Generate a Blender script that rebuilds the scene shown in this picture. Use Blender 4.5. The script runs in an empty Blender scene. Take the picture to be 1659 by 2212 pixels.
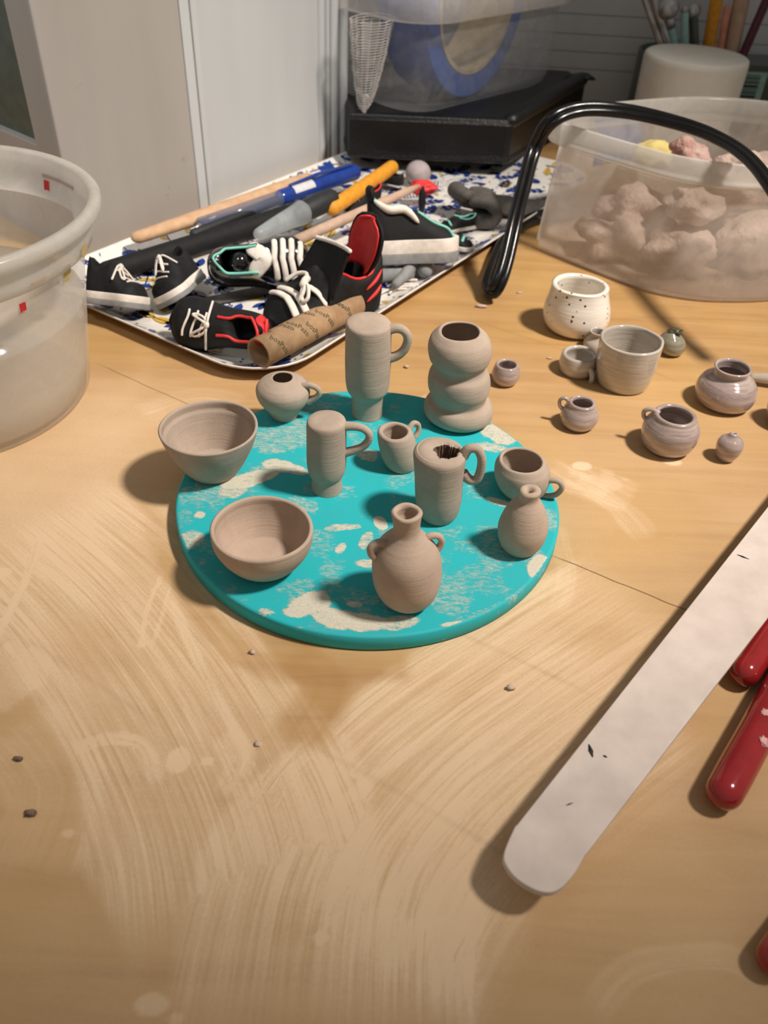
import bpy, bmesh, math, random
import numpy as np
from mathutils import Vector, Matrix

# ------------------------------------------------------------------ units: everything below is written in centimetres
CM = 0.01
S = bpy.context.scene
COL = S.collection
PI = math.pi
rnd = random.Random(7)

# ------------------------------------------------------------------ camera (solved from the round board and the upright edges)
FPX, PITCH, ROLL = 1768.27, 0.7089, 0.0523
CAM = np.array([0.423, -16.755, 14.18])
_F = np.array([0, math.cos(PITCH), -math.sin(PITCH)])
_R0 = np.array([1.0, 0, 0]); _U0 = np.cross(_R0, _F)
_R = _R0 * math.cos(ROLL) + _U0 * math.sin(ROLL)
_U = -_R0 * math.sin(ROLL) + _U0 * math.cos(ROLL)
cd = bpy.data.cameras.new('camera'); cam = bpy.data.objects.new('camera', cd); COL.objects.link(cam)
m = Matrix(((_R[0], _U[0], -_F[0], CAM[0]*CM), (_R[1], _U[1], -_F[1], CAM[1]*CM), (_R[2], _U[2], -_F[2], CAM[2]*CM), (0, 0, 0, 1)))
cam.matrix_world = m
cd.sensor_fit = 'VERTICAL'; cd.sensor_height = 36; cd.sensor_width = 27; cd.lens = FPX / 2212 * 36
cd.clip_start = 0.005; cd.clip_end = 20
cd.dof.use_dof = True; cd.dof.focus_distance = 0.205; cd.dof.aperture_fstop = 24
S.camera = cam

# ------------------------------------------------------------------ light
S.view_settings.view_transform = 'Standard'; S.view_settings.look = 'None'
S.view_settings.exposure = 0.0; S.view_settings.gamma = 1
S.view_settings.use_curve_mapping = False
W = bpy.data.worlds.new('world'); S.world = W; W.use_nodes = True
W.node_tree.nodes['Background'].inputs[0].default_value = (1.0, 0.95, 0.89, 1)
W.node_tree.nodes['Background'].inputs[1].default_value = 0.22

def area(name, loc, target, size, power, color):
    l = bpy.data.lights.new(name, 'AREA'); l.shape = 'DISK'; l.size = size*CM; l.energy = power; l.color = color
    o = bpy.data.objects.new(name, l); COL.objects.link(o)
    o.location = Vector(loc)*CM
    d = (Vector(target)-Vector(loc)); o.rotation_euler = d.to_track_quat('-Z', 'Y').to_euler()
    o['kind'] = 'helper'
    return o
def spot_lamp(name, loc, target, radius, cone, blend, power, color):
    l = bpy.data.lights.new(name, 'SPOT'); l.shadow_soft_size = radius*CM; l.spot_size = math.radians(cone); l.spot_blend = blend
    l.energy = power; l.color = color
    o = bpy.data.objects.new(name, l); COL.objects.link(o); o.location = Vector(loc)*CM
    o.rotation_euler = (Vector(target)-Vector(loc)).to_track_quat('-Z', 'Y').to_euler(); o['kind'] = 'helper'
    return o
# a shaded bench lamp to the right of the viewer, and an added cool fill spot that brightens the left wall
spot_lamp('bench_lamp', (40, -7, 66), (-.5, 11.5, 0), 4.2, 41, 1.0, 36, (1.0, 0.90, 0.81))
spot_lamp('left_wall_fill', (-22, -16, 56), (-15, 19, 6), 7, 38, 1.0, 7.0, (0.95, 0.97, 1.0))

# ------------------------------------------------------------------ picking a point of a real plane from the photograph's geometry
def T(px, py, z=0.0):
    d = _F*FPX + _R*(px-829.5) - _U*(py-1106)
    t = (z-CAM[2])/d[2]
    p = CAM + t*d
    return Vector((p[0], p[1], z))
def proj(p):
    D = np.array(p[:3], float)-CAM; z = D @ _F
    return 829.5+FPX*(D @ _R)/z, 1106-FPX*(D @ _U)/z
def depth(p):
    return float((np.array(p[:3], float)-CAM) @ _F)
def z_at(X, Y, py):
    lo, hi = -3.0, 30.0
    for _ in range(50):
        mid = (lo+hi)/2
        if proj((X, Y, mid))[1] > py: lo = mid
        else: hi = mid
    return (lo+hi)/2
def on_plane(px, py, p0, n):
    d = _F*FPX + _R*(px-829.5) - _U*(py-1106)
    d = Vector(d); n = Vector(n); t = (Vector(p0)-Vector(CAM)).dot(n)/d.dot(n)
    return Vector(CAM)+d*t

# ------------------------------------------------------------------ materials
def srgb(r, g, b):
    f = lambda c: (c/255/12.92) if c/255 <= .04045 else ((c/255+.055)/1.055)**2.4
    return (f(r), f(g), f(b), 1)
def newmat(name):
    mt = bpy.data.materials.new(name); mt.use_nodes = True
    nt = mt.node_tree; b = nt.nodes['Principled BSDF']
    return mt, nt, b
def coords(nt, scale=(1, 1, 1), kind='Object', rot=(0, 0, 0)):
    tc = nt.nodes.new('ShaderNodeTexCoord'); mp = nt.nodes.new('ShaderNodeMapping')
    mp.inputs['Scale'].default_value = tuple(s*100 for s in scale); mp.inputs['Rotation'].default_value = rot
    nt.links.new(tc.outputs[kind], mp.inputs['Vector']); return mp.outputs['Vector']
def noise(nt, vec, scale, detail=4, rough=.55, dist=0):
    n = nt.nodes.new('ShaderNodeTexNoise'); n.inputs['Scale'].default_value = scale; n.inputs['Detail'].default_value = detail
    n.inputs['Roughness'].default_value = rough; n.inputs['Distortion'].default_value = dist
    nt.links.new(vec, n.inputs['Vector']); return n.outputs['Fac']
def ramp(nt, fac, stops):
    r = nt.nodes.new('ShaderNodeValToRGB'); el = r.color_ramp.elements
    while len(el) < len(stops): el.new(.5)
    for e, (p, c) in zip(el, stops):
        e.position = p; e.color = c if len(c) == 4 else (*c, 1)
    nt.links.new(fac, r.inputs['Fac']); return r.outputs['Color']
def mixc(nt, fac, a, b, mode='MIX'):
    x = nt.nodes.new('ShaderNodeMix'); x.data_type = 'RGBA'; x.blend_type = mode
    for s, v in ((0, fac), (6, a), (7, b)):
        if hasattr(v, 'is_linked') or isinstance(v, bpy.types.NodeSocket): nt.links.new(v, x.inputs[s])
        else: x.inputs[s].default_value = v
    return x.outputs[2]
def mth(nt, op, a, b=0.0, clamp=False):
    x = nt.nodes.new('ShaderNodeMath'); x.operation = op; x.use_clamp = clamp
    for s, v in ((0, a), (1, b)):
        if isinstance(v, bpy.types.NodeSocket): nt.links.new(v, x.inputs[s])
        else: x.inputs[s].default_value = v
    return x.outputs[0]
def bump(nt, b, h, strength=.3, dist=.02):
    x = nt.nodes.new('ShaderNodeBump'); x.inputs['Strength'].default_value = strength; x.inputs['Distance'].default_value = dist*CM
    nt.links.new(h, x.inputs['Height']); nt.links.new(x.outputs[0], b.inputs['Normal']); return x
GR = lambda v: (v, v, v, 1)

def simple(name, c1, c2=None, rough=.6, scale=3, bmp=.15, spec=.5, metal=0, dist=.02, coat=0):
    mt, nt, b = newmat(name); v = coords(nt)
    n = noise(nt, v, scale)
    c2 = c2 or tuple(x*.8 for x in c1[:3])+(1,)
    nt.links.new(ramp(nt, n, [(.3, c1), (.7, c2)]), b.inputs['Base Color'])
    b.inputs['Roughness'].default_value = rough; b.inputs['Metallic'].default_value = metal
    b.inputs['Specular IOR Level'].default_value = spec
    if coat: b.inputs['Coat Weight'].default_value = coat; b.inputs['Coat Roughness'].default_value = .08
    if bmp: bump(nt, b, noise(nt, v, scale*5), bmp, dist)
    return mt

def clay_mat(name, c, dark, ring=13, grit=.75):
    mt, nt, b = newmat(name)
    v = coords(nt); vr = coords(nt, (.5, .5, ring))
    n1 = noise(nt, v, 1.6, 5); n2 = noise(nt, vr, 1.0, 5, .7); n3 = noise(nt, v, 34, 3, .7)
    base = ramp(nt, n1, [(.3, c), (.72, dark)])
    base = mixc(nt, mth(nt, 'MULTIPLY', n2, .35), base, tuple(x*.62 for x in c[:3])+(1,))
    base = mixc(nt, mth(nt, 'MULTIPLY', mth(nt, 'SUBTRACT', n3, .45, True), grit), base, GR(.55))
    nt.links.new(base, b.inputs['Base Color']); b.inputs['Roughness'].default_value = .92
    b.inputs['Specular IOR Level'].default_value = .15
    h = mth(nt, 'ADD', mth(nt, 'MULTIPLY', n2, .8), mth(nt, 'MULTIPLY', n3, .4))
    bump(nt, b, h, .6, .03)
    return mt
def glaze_mat(name, c, dark, speck=None, speck_amt=.0, rough=.14):
    mt, nt, b = newmat(name)
    v = coords(nt); vr = coords(nt, (.6, .6, 5))
    base = ramp(nt, noise(nt, vr, 1.4, 5), [(.32, c), (.68, dark)])
    if speck:
        vo = nt.nodes.new('ShaderNodeTexVoronoi'); vo.inputs['Scale'].default_value = 4.6; vo.inputs['Randomness'].default_value = 1
        nt.links.new(v, vo.inputs['Vector'])
        s = mth(nt, 'LESS_THAN', vo.outputs['Distance'], .2)
        keep = mth(nt, 'GREATER_THAN', noise(nt, v, 3.1, 2), .47)
        base = mixc(nt, mth(nt, 'MULTIPLY', s, keep), base, speck)
    base = mixc(nt, mth(nt, 'MULTIPLY', mth(nt, 'GREATER_THAN', noise(nt, v, 26, 2), .64), speck_amt), base, GR(.7))
    nt.links.new(base, b.inputs['Base Color']); b.inputs['Roughness'].default_value = rough
    b.inputs['Coat Weight'].default_value = .6; b.inputs['Coat Roughness'].default_value = .06
    bump(nt, b, noise(nt, vr, 3, 3), .35, .03)
    return mt
def frost_mat(name, col, clear=.4, smear=.5, tint=(1, 1, 1, 1), rough=.25):
    mt, nt, b = newmat(name); out = nt.nodes['Material Output']
    v = coords(nt)
    tr = nt.nodes.new('ShaderNodeBsdfTransparent'); tr.inputs[0].default_value = tint
    tl = nt.nodes.new('ShaderNodeBsdfTranslucent'); tl.inputs[0].default_value = col
    n = noise(nt, v, .9, 5, .6, .8)
    b.inputs['Base Color'].default_value = col; b.inputs['Roughness'].default_value = rough
    b.inputs['Specular IOR Level'].default_value = .6
    m1 = nt.nodes.new('ShaderNodeMixShader'); m1.inputs[0].default_value = .5
    nt.links.new(b.outputs[0], m1.inputs[1]); nt.links.new(tl.outputs[0], m1.inputs[2])
    m2 = nt.nodes.new('ShaderNodeMixShader')
    f = nt.nodes.new('ShaderNodeMapRange'); nt.links.new(n, f.inputs[0])
    f.inputs[1].default_value = .35; f.inputs[2].default_value = .7
    f.inputs[3].default_value = max(0, clear+smear*.35); f.inputs[4].default_value = max(0.0, clear-smear*.5)
    nt.links.new(f.outputs[0], m2.inputs[0]); nt.links.new(m1.outputs[0], m2.inputs[1]); nt.links.new(tr.outputs[0], m2.inputs[2])
    nt.links.new(m2.outputs[0], out.inputs['Surface'])
    return mt

M = {}
M['clay'] = clay_mat('greenware_clay', srgb(186, 168, 151), srgb(168, 150, 134))
M['clay2'] = clay_mat('greenware_clay_warm', srgb(196, 174, 154), srgb(178, 156, 138))
M['olive_dark'] = simple('olive_black_glaze', srgb(84, 80, 58), srgb(50, 48, 34), .2, 6, .5)
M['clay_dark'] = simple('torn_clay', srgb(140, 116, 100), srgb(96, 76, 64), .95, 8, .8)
M['glaze'] = glaze_mat('grey_mauve_glaze', srgb(188, 172, 164), srgb(142, 124, 120), speck_amt=.25)
M['glaze_pale'] = glaze_mat('pale_grey_glaze', srgb(196, 188, 176), srgb(172, 162, 150), speck_amt=.12)
M['glaze_green'] = glaze_mat('olive_grey_glaze', srgb(160, 156, 138), srgb(112, 108, 92), rough=.06)
M['glaze_white'] = glaze_mat('speckled_white_glaze', srgb(240, 235, 224), srgb(228, 218, 204), speck=srgb(70, 48, 46), rough=.35)
M['black'] = simple('black_polymer_clay', srgb(27, 27, 28), srgb(18, 18, 19), .72, 3, .35, .3)
M['black_gloss'] = simple('glossy_black_clay', srgb(18, 18, 19), srgb(12, 12, 13), .12, 3, .1, .6, coat=.6)
M['white'] = simple('white_polymer_clay', srgb(232, 224, 212), srgb(210, 200, 190), .75, 4, .3)
M['grey'] = simple('grey_polymer_clay', srgb(140, 140, 138), srgb(118, 120, 120), .75, 3, .3)
M['dgrey'] = simple('dark_grey_clay', srgb(92, 87, 82), srgb(70, 66, 62), .75, 3, .35)
M['teal'] = simple('mint_clay', srgb(130, 205, 185), srgb(110, 185, 168), .5, 4, .15)
M['red'] = simple('red_clay', srgb(222, 54, 54), srgb(200, 40, 42), .55, 3, .2)
M['pink'] = simple('pink_clay', srgb(226, 178, 172), srgb(205, 150, 148), .6, 3, .2)
M['wood'] = simple('pale_tool_wood', srgb(200, 165, 130), srgb(180, 142, 108), .8, 2, .4)
M['dowel'] = simple('pinkish_dowel_wood', srgb(196, 168, 146), srgb(176, 146, 124), .8, 2, .4)
M['orange'] = simple('orange_tool', srgb(224, 155, 40), srgb(200, 132, 30), .65, 4, .4)
M['blue'] = simple('blue_plastic', srgb(34, 62, 140), srgb(28, 52, 120), .18, 2, 0)
M['label'] = simple('paper_label', srgb(205, 205, 205), srgb(190, 190, 195), .6, 8, 0)
M['rubber'] = simple('black_rubber', srgb(34, 37, 38), srgb(26, 28, 29), .6, 6, .3)
M['clear'] = frost_mat('cloudy_clear_plastic', srgb(205, 212, 214), .45, .3)
M['penbarrel'] = frost_mat('clear_pen_plastic', srgb(150, 160, 185), .5, .1, rough=.08)
M['lilac'] = simple('lilac_grey_clay', srgb(172, 160, 160), srgb(158, 146, 148), .6, 3, .15)
M['cable'] = simple('black_cable_rubber', srgb(17, 16, 17), srgb(10, 10, 11), .24, 2, .12, .45)
M['stick'] = simple('pale_painted_stick', srgb(222, 208, 198), srgb(204, 190, 180), .7, 1.2, .25)
M['redtool'] = simple('glossy_red_plastic', srgb(158, 36, 38), srgb(140, 30, 33), .16, 2, .05, coat=.4)
M['blacktub'] = simple('black_vinyl', srgb(12, 12, 13), srgb(5, 5, 6), .38, 1.5, .5, dist=.06)
M['bisque'] = simple('matte_bisque', srgb(232, 228, 216), srgb(222, 218, 206), .85, 1.2, .1)
M['frost'] = frost_mat('frosted_tub_plastic', srgb(232, 224, 214), .36, .34)
M['frost_blue'] = frost_mat('frosted_grey_plastic', srgb(190, 192, 192), .66, .25)
M['frost_rim'] = frost_mat('frosted_rim_plastic', srgb(232, 229, 222), .38, .25, rough=.18)
M['frost_deli'] = frost_mat('scuffed_deli_plastic', srgb(246, 240, 232), .6, .14, rough=.2)
M['tape'] = simple('blue_masking_tape', srgb(44, 82, 156), srgb(36, 70, 140), .6, 2, .1)
M['tapecore'] = simple('tape_core_card', srgb(176, 160, 130), srgb(150, 136, 112), .8, 2, .2)
M['lump'] = simple('mauve_clay_lump', srgb(212, 190, 176), srgb(180, 156, 142), .8, .9, .8, dist=.15)
M['lump_red'] = simple('brick_clay_lump', srgb(168, 120, 108), srgb(200, 176, 164), .8, 1.4, .8, dist=.15)
M['yellow'] = simple('yellow_sponge', srgb(222, 204, 130), srgb(200, 182, 110), .9, 2, .4)
M['steel'] = simple('steel', srgb(205, 205, 205), srgb(150, 150, 150), .28, 1.5, .1, metal=.7)
M['mint'] = simple('mint_plastic', srgb(160, 196, 190), srgb(140, 178, 172), .5, 3, .05)
M['salmon'] = simple('salmon_wood', srgb(220, 150, 120), srgb(196, 128, 100), .6, 3, .1)
M['maroon'] = simple('maroon_lacquer', srgb(92, 34, 56), srgb(76, 26, 46), .3, 3, .05)
M['darkglass'] = simple('dark_green_plastic', srgb(84, 92, 82), srgb(70, 78, 70), .3, 2, .05)
M['ink'] = simple('dark_green_print', srgb(52, 62, 40), srgb(44, 52, 34), .9, 3, 0)
M['blackink'] = simple('black_print', srgb(24, 24, 24), srgb(34, 34, 34), .7, 3, 0)
M['kraft'] = simple('kraft_cardboard', srgb(172, 142, 108), srgb(146, 116, 84), .85, 2.5, .3)
M['kraft_dark'] = simple('kraft_inside', srgb(120, 98, 74), srgb(100, 80, 60), .9, 3, .3)
M['mesh'] = simple('white_netting', srgb(196, 192, 186), srgb(176, 172, 166), .5, 3, .1)
M['blush'] = simple('clay_smear_on_plastic', srgb(206, 170, 152), srgb(196, 160, 140), .8, 3, .1)
M['rust'] = simple('rust_paint', srgb(160, 92, 66), srgb(140, 70, 50), .7, 5, .2)
M['redpaint'] = simple('red_paint', srgb(196, 40, 44), srgb(180, 30, 36), .6, 5, .1)
M['ochre'] = simple('ochre_paint', srgb(190, 172, 120), srgb(170, 150, 96), .7, 5, .1)

# ------------------------------------------------------------------ object helpers
def tag(o, label=None, cat=None, group=None, kind=None):
    if label: o['label'] = label
    if cat: o['category'] = cat
    if group: o['group'] = group
    if kind: o['kind'] = kind
    return o
def thing(name, label, cat, loc=(0, 0, 0), rot=(0, 0, 0), group=None):
    o = bpy.data.objects.new(name, None); COL.objects.link(o); o.empty_display_size = .01
    o.location = Vector(loc)*CM; o.rotation_euler = rot
    return tag(o, label, cat, group)
def obj(name, vf, mat, parent=None, loc=None, smooth=True, mats=None, idx=None, subd=0, bevel=0):
    verts, faces = vf
    me = bpy.data.meshes.new(name)
    me.from_pydata([tuple(c*CM for c in v) for v in verts], [], faces)
    me.update(calc_edges=True)
    for mm in (mats or [mat]): me.materials.append(mm)
    if idx is not None: me.polygons.foreach_set('material_index', idx)
    me.polygons.foreach_set('use_smooth', [smooth]*len(me.polygons))
    bm = bmesh.new(); bm.from_mesh(me); bmesh.ops.recalc_face_normals(bm, faces=bm.faces); bm.to_mesh(me); bm.free()
    o = bpy.data.objects.new(name, me); COL.objects.link(o)
    if parent: o.parent = parent
    if loc is not None: o.location = Vector(loc)*CM
    if bevel:
        b = o.modifiers.new('bevel', 'BEVEL'); b.width = bevel*CM; b.segments = 3; b.limit_method = 'ANGLE'; b.harden_normals = False
    if subd:
        s = o.modifiers.new('sub', 'SUBSURF'); s.levels = subd; s.render_levels = subd
    return o
def join(*vfs):
    V, F = [], []
    for v, f in vfs:
        n = len(V); V += [tuple(x) for x in v]; F += [tuple(i+n for i in q) for q in f]
    return V, F
def box(x0, x1, y0, y1, z0, z1):
    v = [(x, y, z) for z in (z0, z1) for y in (y0, y1) for x in (x0, x1)]
    return v, [(0, 2, 3, 1), (4, 5, 7, 6), (0, 1, 5, 4), (2, 6, 7, 3), (0, 4, 6, 2), (1, 3, 7, 5)]
def xf(vf, mat):
    return [tuple(mat @ Vector(v)) for v in vf[0]], vf[1]
def catmull(pts, k=8, closed=False):
    P = [Vector(p) for p in pts]; n = len(P); out = []
    seg = range(n if closed else n-1)
    g = (lambda i: P[i % n]) if closed else (lambda i: P[max(0, min(n-1, i))])
    for i in seg:
        a, b, c, d = g(i-1), g(i), g(i+1), g(i+2)
        for j in range(k):
            t = j/k
            out.append(.5*((2*b)+(-a+c)*t+(2*a-5*b+4*c-d)*t*t+(-a+3*b-3*c+d)*t**3))
    if not closed: out.append(P[-1].copy())
    return out
def tube(pts, r, n=12, closed=False, flat=1.0, cap=True, up=None, round_end=False):
    P = [Vector(p) for p in pts]; m_ = len(P)
    rs = r if hasattr(r, '__len__') else [r]*m_
    V, F = [], []; prev = None; rings = []
    for i, p in enumerate(P):
        a = P[(i-1) % m_] if closed else P[max(0, i-1)]; b = P[(i+1) % m_] if closed else P[min(m_-1, i+1)]
        t = (b-a).normalized() if (b-a).length > 1e-9 else Vector((0, 0, 1))
        if up is not None: s = t.cross(Vector(up))
        elif prev is None: s = t.cross(Vector((0, 0, 1)))
        else: s = prev-t*prev.dot(t)
        if s.length < 1e-4: s = t.cross(Vector((0, 1, .1)))
        s.normalize(); prev = s; u = s.cross(t).normalized()
        rings.append((p, s, u, rs[i], t))
    if round_end and not closed:
        new = []
        p, s, u, r0, t = rings[0]
        for a in (80, 60, 40, 20): new.append((p-t*r0*math.sin(math.radians(a)), s, u, r0*math.cos(math.radians(a)), t))
        new += rings
        p, s, u, r0, t = rings[-1]
        for a in (20, 40, 60, 80): new.append((p+t*r0*math.sin(math.radians(a)), s, u, r0*math.cos(math.radians(a)), t))
        rings = new
    for p, s, u, rr, t in rings:
        for k in range(n):
            a = 2*PI*k/n; V.append(tuple(p+s*rr*math.cos(a)+u*rr*flat*math.sin(a)))
    L = len(rings)
    for i in range(L if closed else L-1):
        for k in range(n):
            a = i*n+k; b = i*n+(k+1) % n; c = ((i+1) % L)*n+(k+1) % n; d = ((i+1) % L)*n+k
            F.append((a, b, c, d))
    if cap and not closed:
        F.append(tuple(range(n))[::-1]); F.append(tuple((L-1)*n+k for k in range(n)))
    return V, F
def lathe(prof, n=72, wob=0.0, seed=0, lean=(0, 0), dents=None):
    """prof: (r, z) from the outside bottom centre over the rim to the inside bottom centre"""
    R_ = random.Random(seed); ph = [R_.uniform(0, 6.28) for _ in range(6)]
    V, F = [], []; idx = []
    for (r, z) in prof:
        if r < 1e-4: idx.append([len(V)]); V.append((lean[0]*z, lean[1]*z, z)); continue
        row = []
        for k in range(n):
            a = 2*PI*k/n
            w = 1+wob*(math.sin(2*a+ph[0]+z*.8)*.6+math.sin(3*a+ph[1]-z*1.1)*.35+math.sin(5*a+ph[2]+z*2)*.15)
            zz = z*(1+wob*.45*math.sin(a+ph[3])+wob*.25*math.sin(3*a+ph[4]))
            if dents: dr, dz = dents(a, r, z); w += dr; zz += dz
            row.append(len(V)); V.append((r*w*math.cos(a)+lean[0]*zz, r*w*math.sin(a)+lean[1]*zz, zz))
        idx.append(row)
    for A, B in zip(idx, idx[1:]):
        if len(A) == 1 and len(B) == 1: continue
        if len(A) == 1:
            for k in range(n): F.append((A[0], B[(k+1) % n], B[k]))
        elif len(B) == 1:
            for k in range(n): F.append((A[k], A[(k+1) % n], B[0]))
        else:
            for k in range(n): F.append((A[k], A[(k+1) % n], B[(k+1) % n], B[k]))
    return V, F
def smooth_prof(p, k=5):
    return [(max(0, q[0]), q[2]) for q in catmull([(r, 0, z) for r, z in p], k)]
def blob(rad, seed=0, sub=4, amp=.25, squash=(1, 1, 1), freq=1.6):
    from mathutils import noise as nz
    bm = bmesh.new(); bmesh.ops.create_icosphere(bm, subdivisions=sub, radius=1)
    off = Vector((seed*3.7, seed*1.3, seed*5.1)); V = []
    for v in bm.verts:
        d = 1+amp*nz.noise(v.co*freq+off)*2+amp*.4*nz.noise(v.co*freq*3+off)
        V.append((v.co.x*d*rad*squash[0], v.co.y*d*rad*squash[1], v.co.z*d*rad*squash[2]))
    F = [tuple(x.index for x in f.verts) for f in bm.faces]; bm.free()
    return V, F
def settle(root, z):
    """drop a thing straight down (or lift it) until its lowest point rests at height z"""
    bpy.context.view_layer.update()
    lo = 1e9
    for c in [root]+list(root.children_recursive):
        if c.type == 'MESH':
            for v in c.data.vertices: lo = min(lo, (c.matrix_world @ v.co).z)
    root.location.z += z*CM-lo

DISC_Z = 0.47

# ================================================================== THE SETTING
# ---- table top with clay smears worn into it
def vnoise1(x, seed=0):
    i = np.floor(x).astype(int); f = x-i; f = f*f*(3-2*f)
    h = lambda k: (np.sin((k+seed*17.3)*127.1)*43758.5453) % 1
    return h(i)*(1-f)+h(i+1)*f
def vnoise2(x, y, seed=0):
    i = np.floor(x); j = np.floor(y); fx = x-i; fy = y-j; fx = fx*fx*(3-2*fx); fy = fy*fy*(3-2*fy)
    h = lambda a, b: (np.sin(a*127.1+b*311.7+seed*74.7)*43758.5453) % 1
    return (h(i, j)*(1-fx)+h(i+1, j)*fx)*(1-fy)+(h(i, j+1)*(1-fx)+h(i+1, j+1)*fx)*fy
def fbm(x, y, seed=0, o=4):
    s = 0; a = .5
    for k in range(o): s = s+a*vnoise2(x*2**k, y*2**k, seed+k); a *= .5
    return s/(1-.5**o)
def sstep(a, b, x):
    t = np.clip((x-a)/(b-a), 0, 1); return t*t*(3-2*t)
last = {}
def stroke_mask(X, Y, pts, width, freq=9, streak=.7, seed=0, soft=.35, taper=.12, warp=.0):
    """a smear dragged along pts; streaks run along it"""
    P = np.array([(p[0], p[1]) for p in catmull([(a, b, 0) for a, b in pts], 14)])
    mrg = width*1.6
    sel = (X > P[:, 0].min()-mrg) & (X < P[:, 0].max()+mrg) & (Y > P[:, 1].min()-mrg) & (Y < P[:, 1].max()+mrg)
    out = np.zeros_like(X); xs = X[sel]; ys = Y[sel]
    if not len(xs): return out
    best = np.full(xs.shape, 1e9); dd = np.zeros_like(xs); tt = np.zeros_like(xs)
    seg = P[1:]-P[:-1]; L = np.hypot(seg[:, 0], seg[:, 1])+1e-9; cum = np.concatenate([[0], np.cumsum(L)]); tot = cum[-1]
    for k in range(len(seg)):
        rx = xs-P[k, 0]; ry = ys-P[k, 1]; ux, uy = seg[k]/L[k]
        t = rx*ux+ry*uy; tc = np.clip(t, 0, L[k]); qx = rx-ux*tc; qy = ry-uy*tc; d = np.hypot(qx, qy)
        b = d < best
        best = np.where(b, d, best); sg = np.sign(ux*ry-uy*rx); dd = np.where(b, d*sg, dd); tt = np.where(b, (cum[k]+t)/tot, tt)
    last['d'] = dd+seed*3.0; last['t'] = tt*tot; last['sel'] = sel
    w = width*(.82+.3*vnoise1(tt*5+seed*3, seed))
    e = 1-sstep(1-soft, 1.0, np.abs(dd)/w)
    ends = sstep(-.01, taper, tt)*(1-sstep(1-taper, 1.01, tt))
    st = vnoise1(dd*freq+tt*1.5+seed*9, seed)*.55+vnoise1(dd*freq*2.7+tt*2.1, seed+5)*.45
    st = (1-streak)+streak*st*1.5
    out[sel] = e*ends*np.clip(st, 0, 1.3)*(.65+.6*vnoise2(tt*7+seed, dd*1.2, seed+8))
    return out
def spot(X, Y, cx, cy, rx, ry, ang=0, seed=0, rag=.25, soft=.18, freq=1.5):
    dx = X-cx; dy = Y-cy; c, s = math.cos(ang), math.sin(ang)
    u = (dx*c+dy*s)/rx; v = (-dx*s+dy*c)/ry
    r = np.hypot(u, v)+rag*(fbm(X*freq+seed*7, Y*freq+seed*3, seed)*2-1)
    return 1-sstep(1-soft, 1+soft, r)

def attr_mesh(name, X, Y, Z, attrs, mats, faces=None):
    ny, nx = X.shape
    me = bpy.data.meshes.new(name)
    co = np.stack([X, Y, Z], -1).reshape(-1, 3)*CM
    i = np.arange(ny*nx).reshape(ny, nx)
    q = np.stack([i[:-1, :-1], i[:-1, 1:], i[1:, 1:], i[1:, :-1]], -1).reshape(-1, 4)
    me.vertices.add(len(co)); me.vertices.foreach_set('co', co.ravel())
    me.loops.add(q.size); me.loops.foreach_set('vertex_index', q.ravel())
    me.polygons.add(len(q)); me.polygons.foreach_set('loop_start', np.arange(0, q.size, 4)); me.polygons.foreach_set('loop_total', np.full(len(q), 4))
    me.update(calc_edges=True)
    for nme, a in attrs.items():
        at = me.attributes.new(nme, 'FLOAT', 'POINT'); at.data.foreach_set('value', np.clip(a, 0, 2 if nme not in ('sd', 'sl') else 1e6).ravel().astype(np.float32))
    for m_ in mats: me.materials.append(m_)
    me.polygons.foreach_set('use_smooth', [True]*len(me.polygons))
    return me

def W2(pl, z=0):
    return [tuple(T(x, y, z)[:2]) for x, y in pl]

xs = np.concatenate([np.linspace(-40, -15, 20)[:-1], np.arange(-15, 15.01, .055), np.linspace(15, 45, 30)[1:]])
ys = np.concatenate([np.linspace(-30, -13, 20)[:-1], np.arange(-13, 11.01, .055), np.linspace(11, 44, 60)[1:]])
X, Y = np.meshgrid(xs, ys)
film = .34*sstep(12, -1, Y)*np.ones_like(X)
film = film*(.55+.9*fbm(X*.35, Y*.35, 3))+.12*fbm(X*1.1, Y*1.1, 9)
film += .55*sstep(-4.5, -8, X)*sstep(-7, -1, Y)*(1-sstep(4, 7, Y))*(.7+.5*fbm(X*.7, Y*.7, 12))
SD = (X*.5+Y*.87)*.5; SL = Y*.3; SW = np.zeros_like(X)
def smear(pl, w, inten, **k):
    global film
    m_ = stroke_mask(X, Y, W2(pl), w, **k)
    sel = last['sel']; a = (m_*inten)[sel]; w0 = SW[sel]; up = a > w0
    SW[sel] = np.where(up, a, w0); SD[sel] = np.where(up, last['d'], SD[sel]); SL[sel] = np.where(up, last['t'], SL[sel])
    film = film+inten*m_
# broad wiped swathes with a bare wedge between them
smear([(20, 1120), (200, 1280), (370, 1500), (500, 1760), (560, 2060)], 2.6, .5, freq=4.5, streak=.3, seed=1, soft=.12, taper=.15)
smear([(1420, 1290), (1150, 1470), (900, 1660), (740, 1900), (690, 2300)], 2.6, .5, freq=4.5, streak=.35, seed=2, soft=.1, taper=.12)
smear([(300, 1250), (430, 1420), (560, 1680)], 1.0, .25, freq=8, streak=.9, seed=3)
smear([(1250, 1240), (1060, 1360), (840, 1520), (640, 1680)], .7, .3, freq=9, streak=.9, seed=4)
smear([(1420, 1480), (1180, 1650), (960, 1860), (800, 2130)], 2.2, .4, freq=5, streak=.9, seed=5)
smear([(350, 1050), (450, 1180), (400, 1290)], .8, .3, freq=6, streak=.9, seed=6)
smear([(358, 1275), (400, 1370), (470, 1510), (545, 1640)], .14, .6, freq=14, streak=.5, seed=7)
smear([(600, 1690), (740, 1560), (900, 1420)], .13, .25, freq=14, streak=.6, seed=8)
smear([(680, 1780), (860, 1640), (1040, 1500), (1200, 1390)], .13, .55, freq=14, streak=.7, seed=9)
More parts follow.
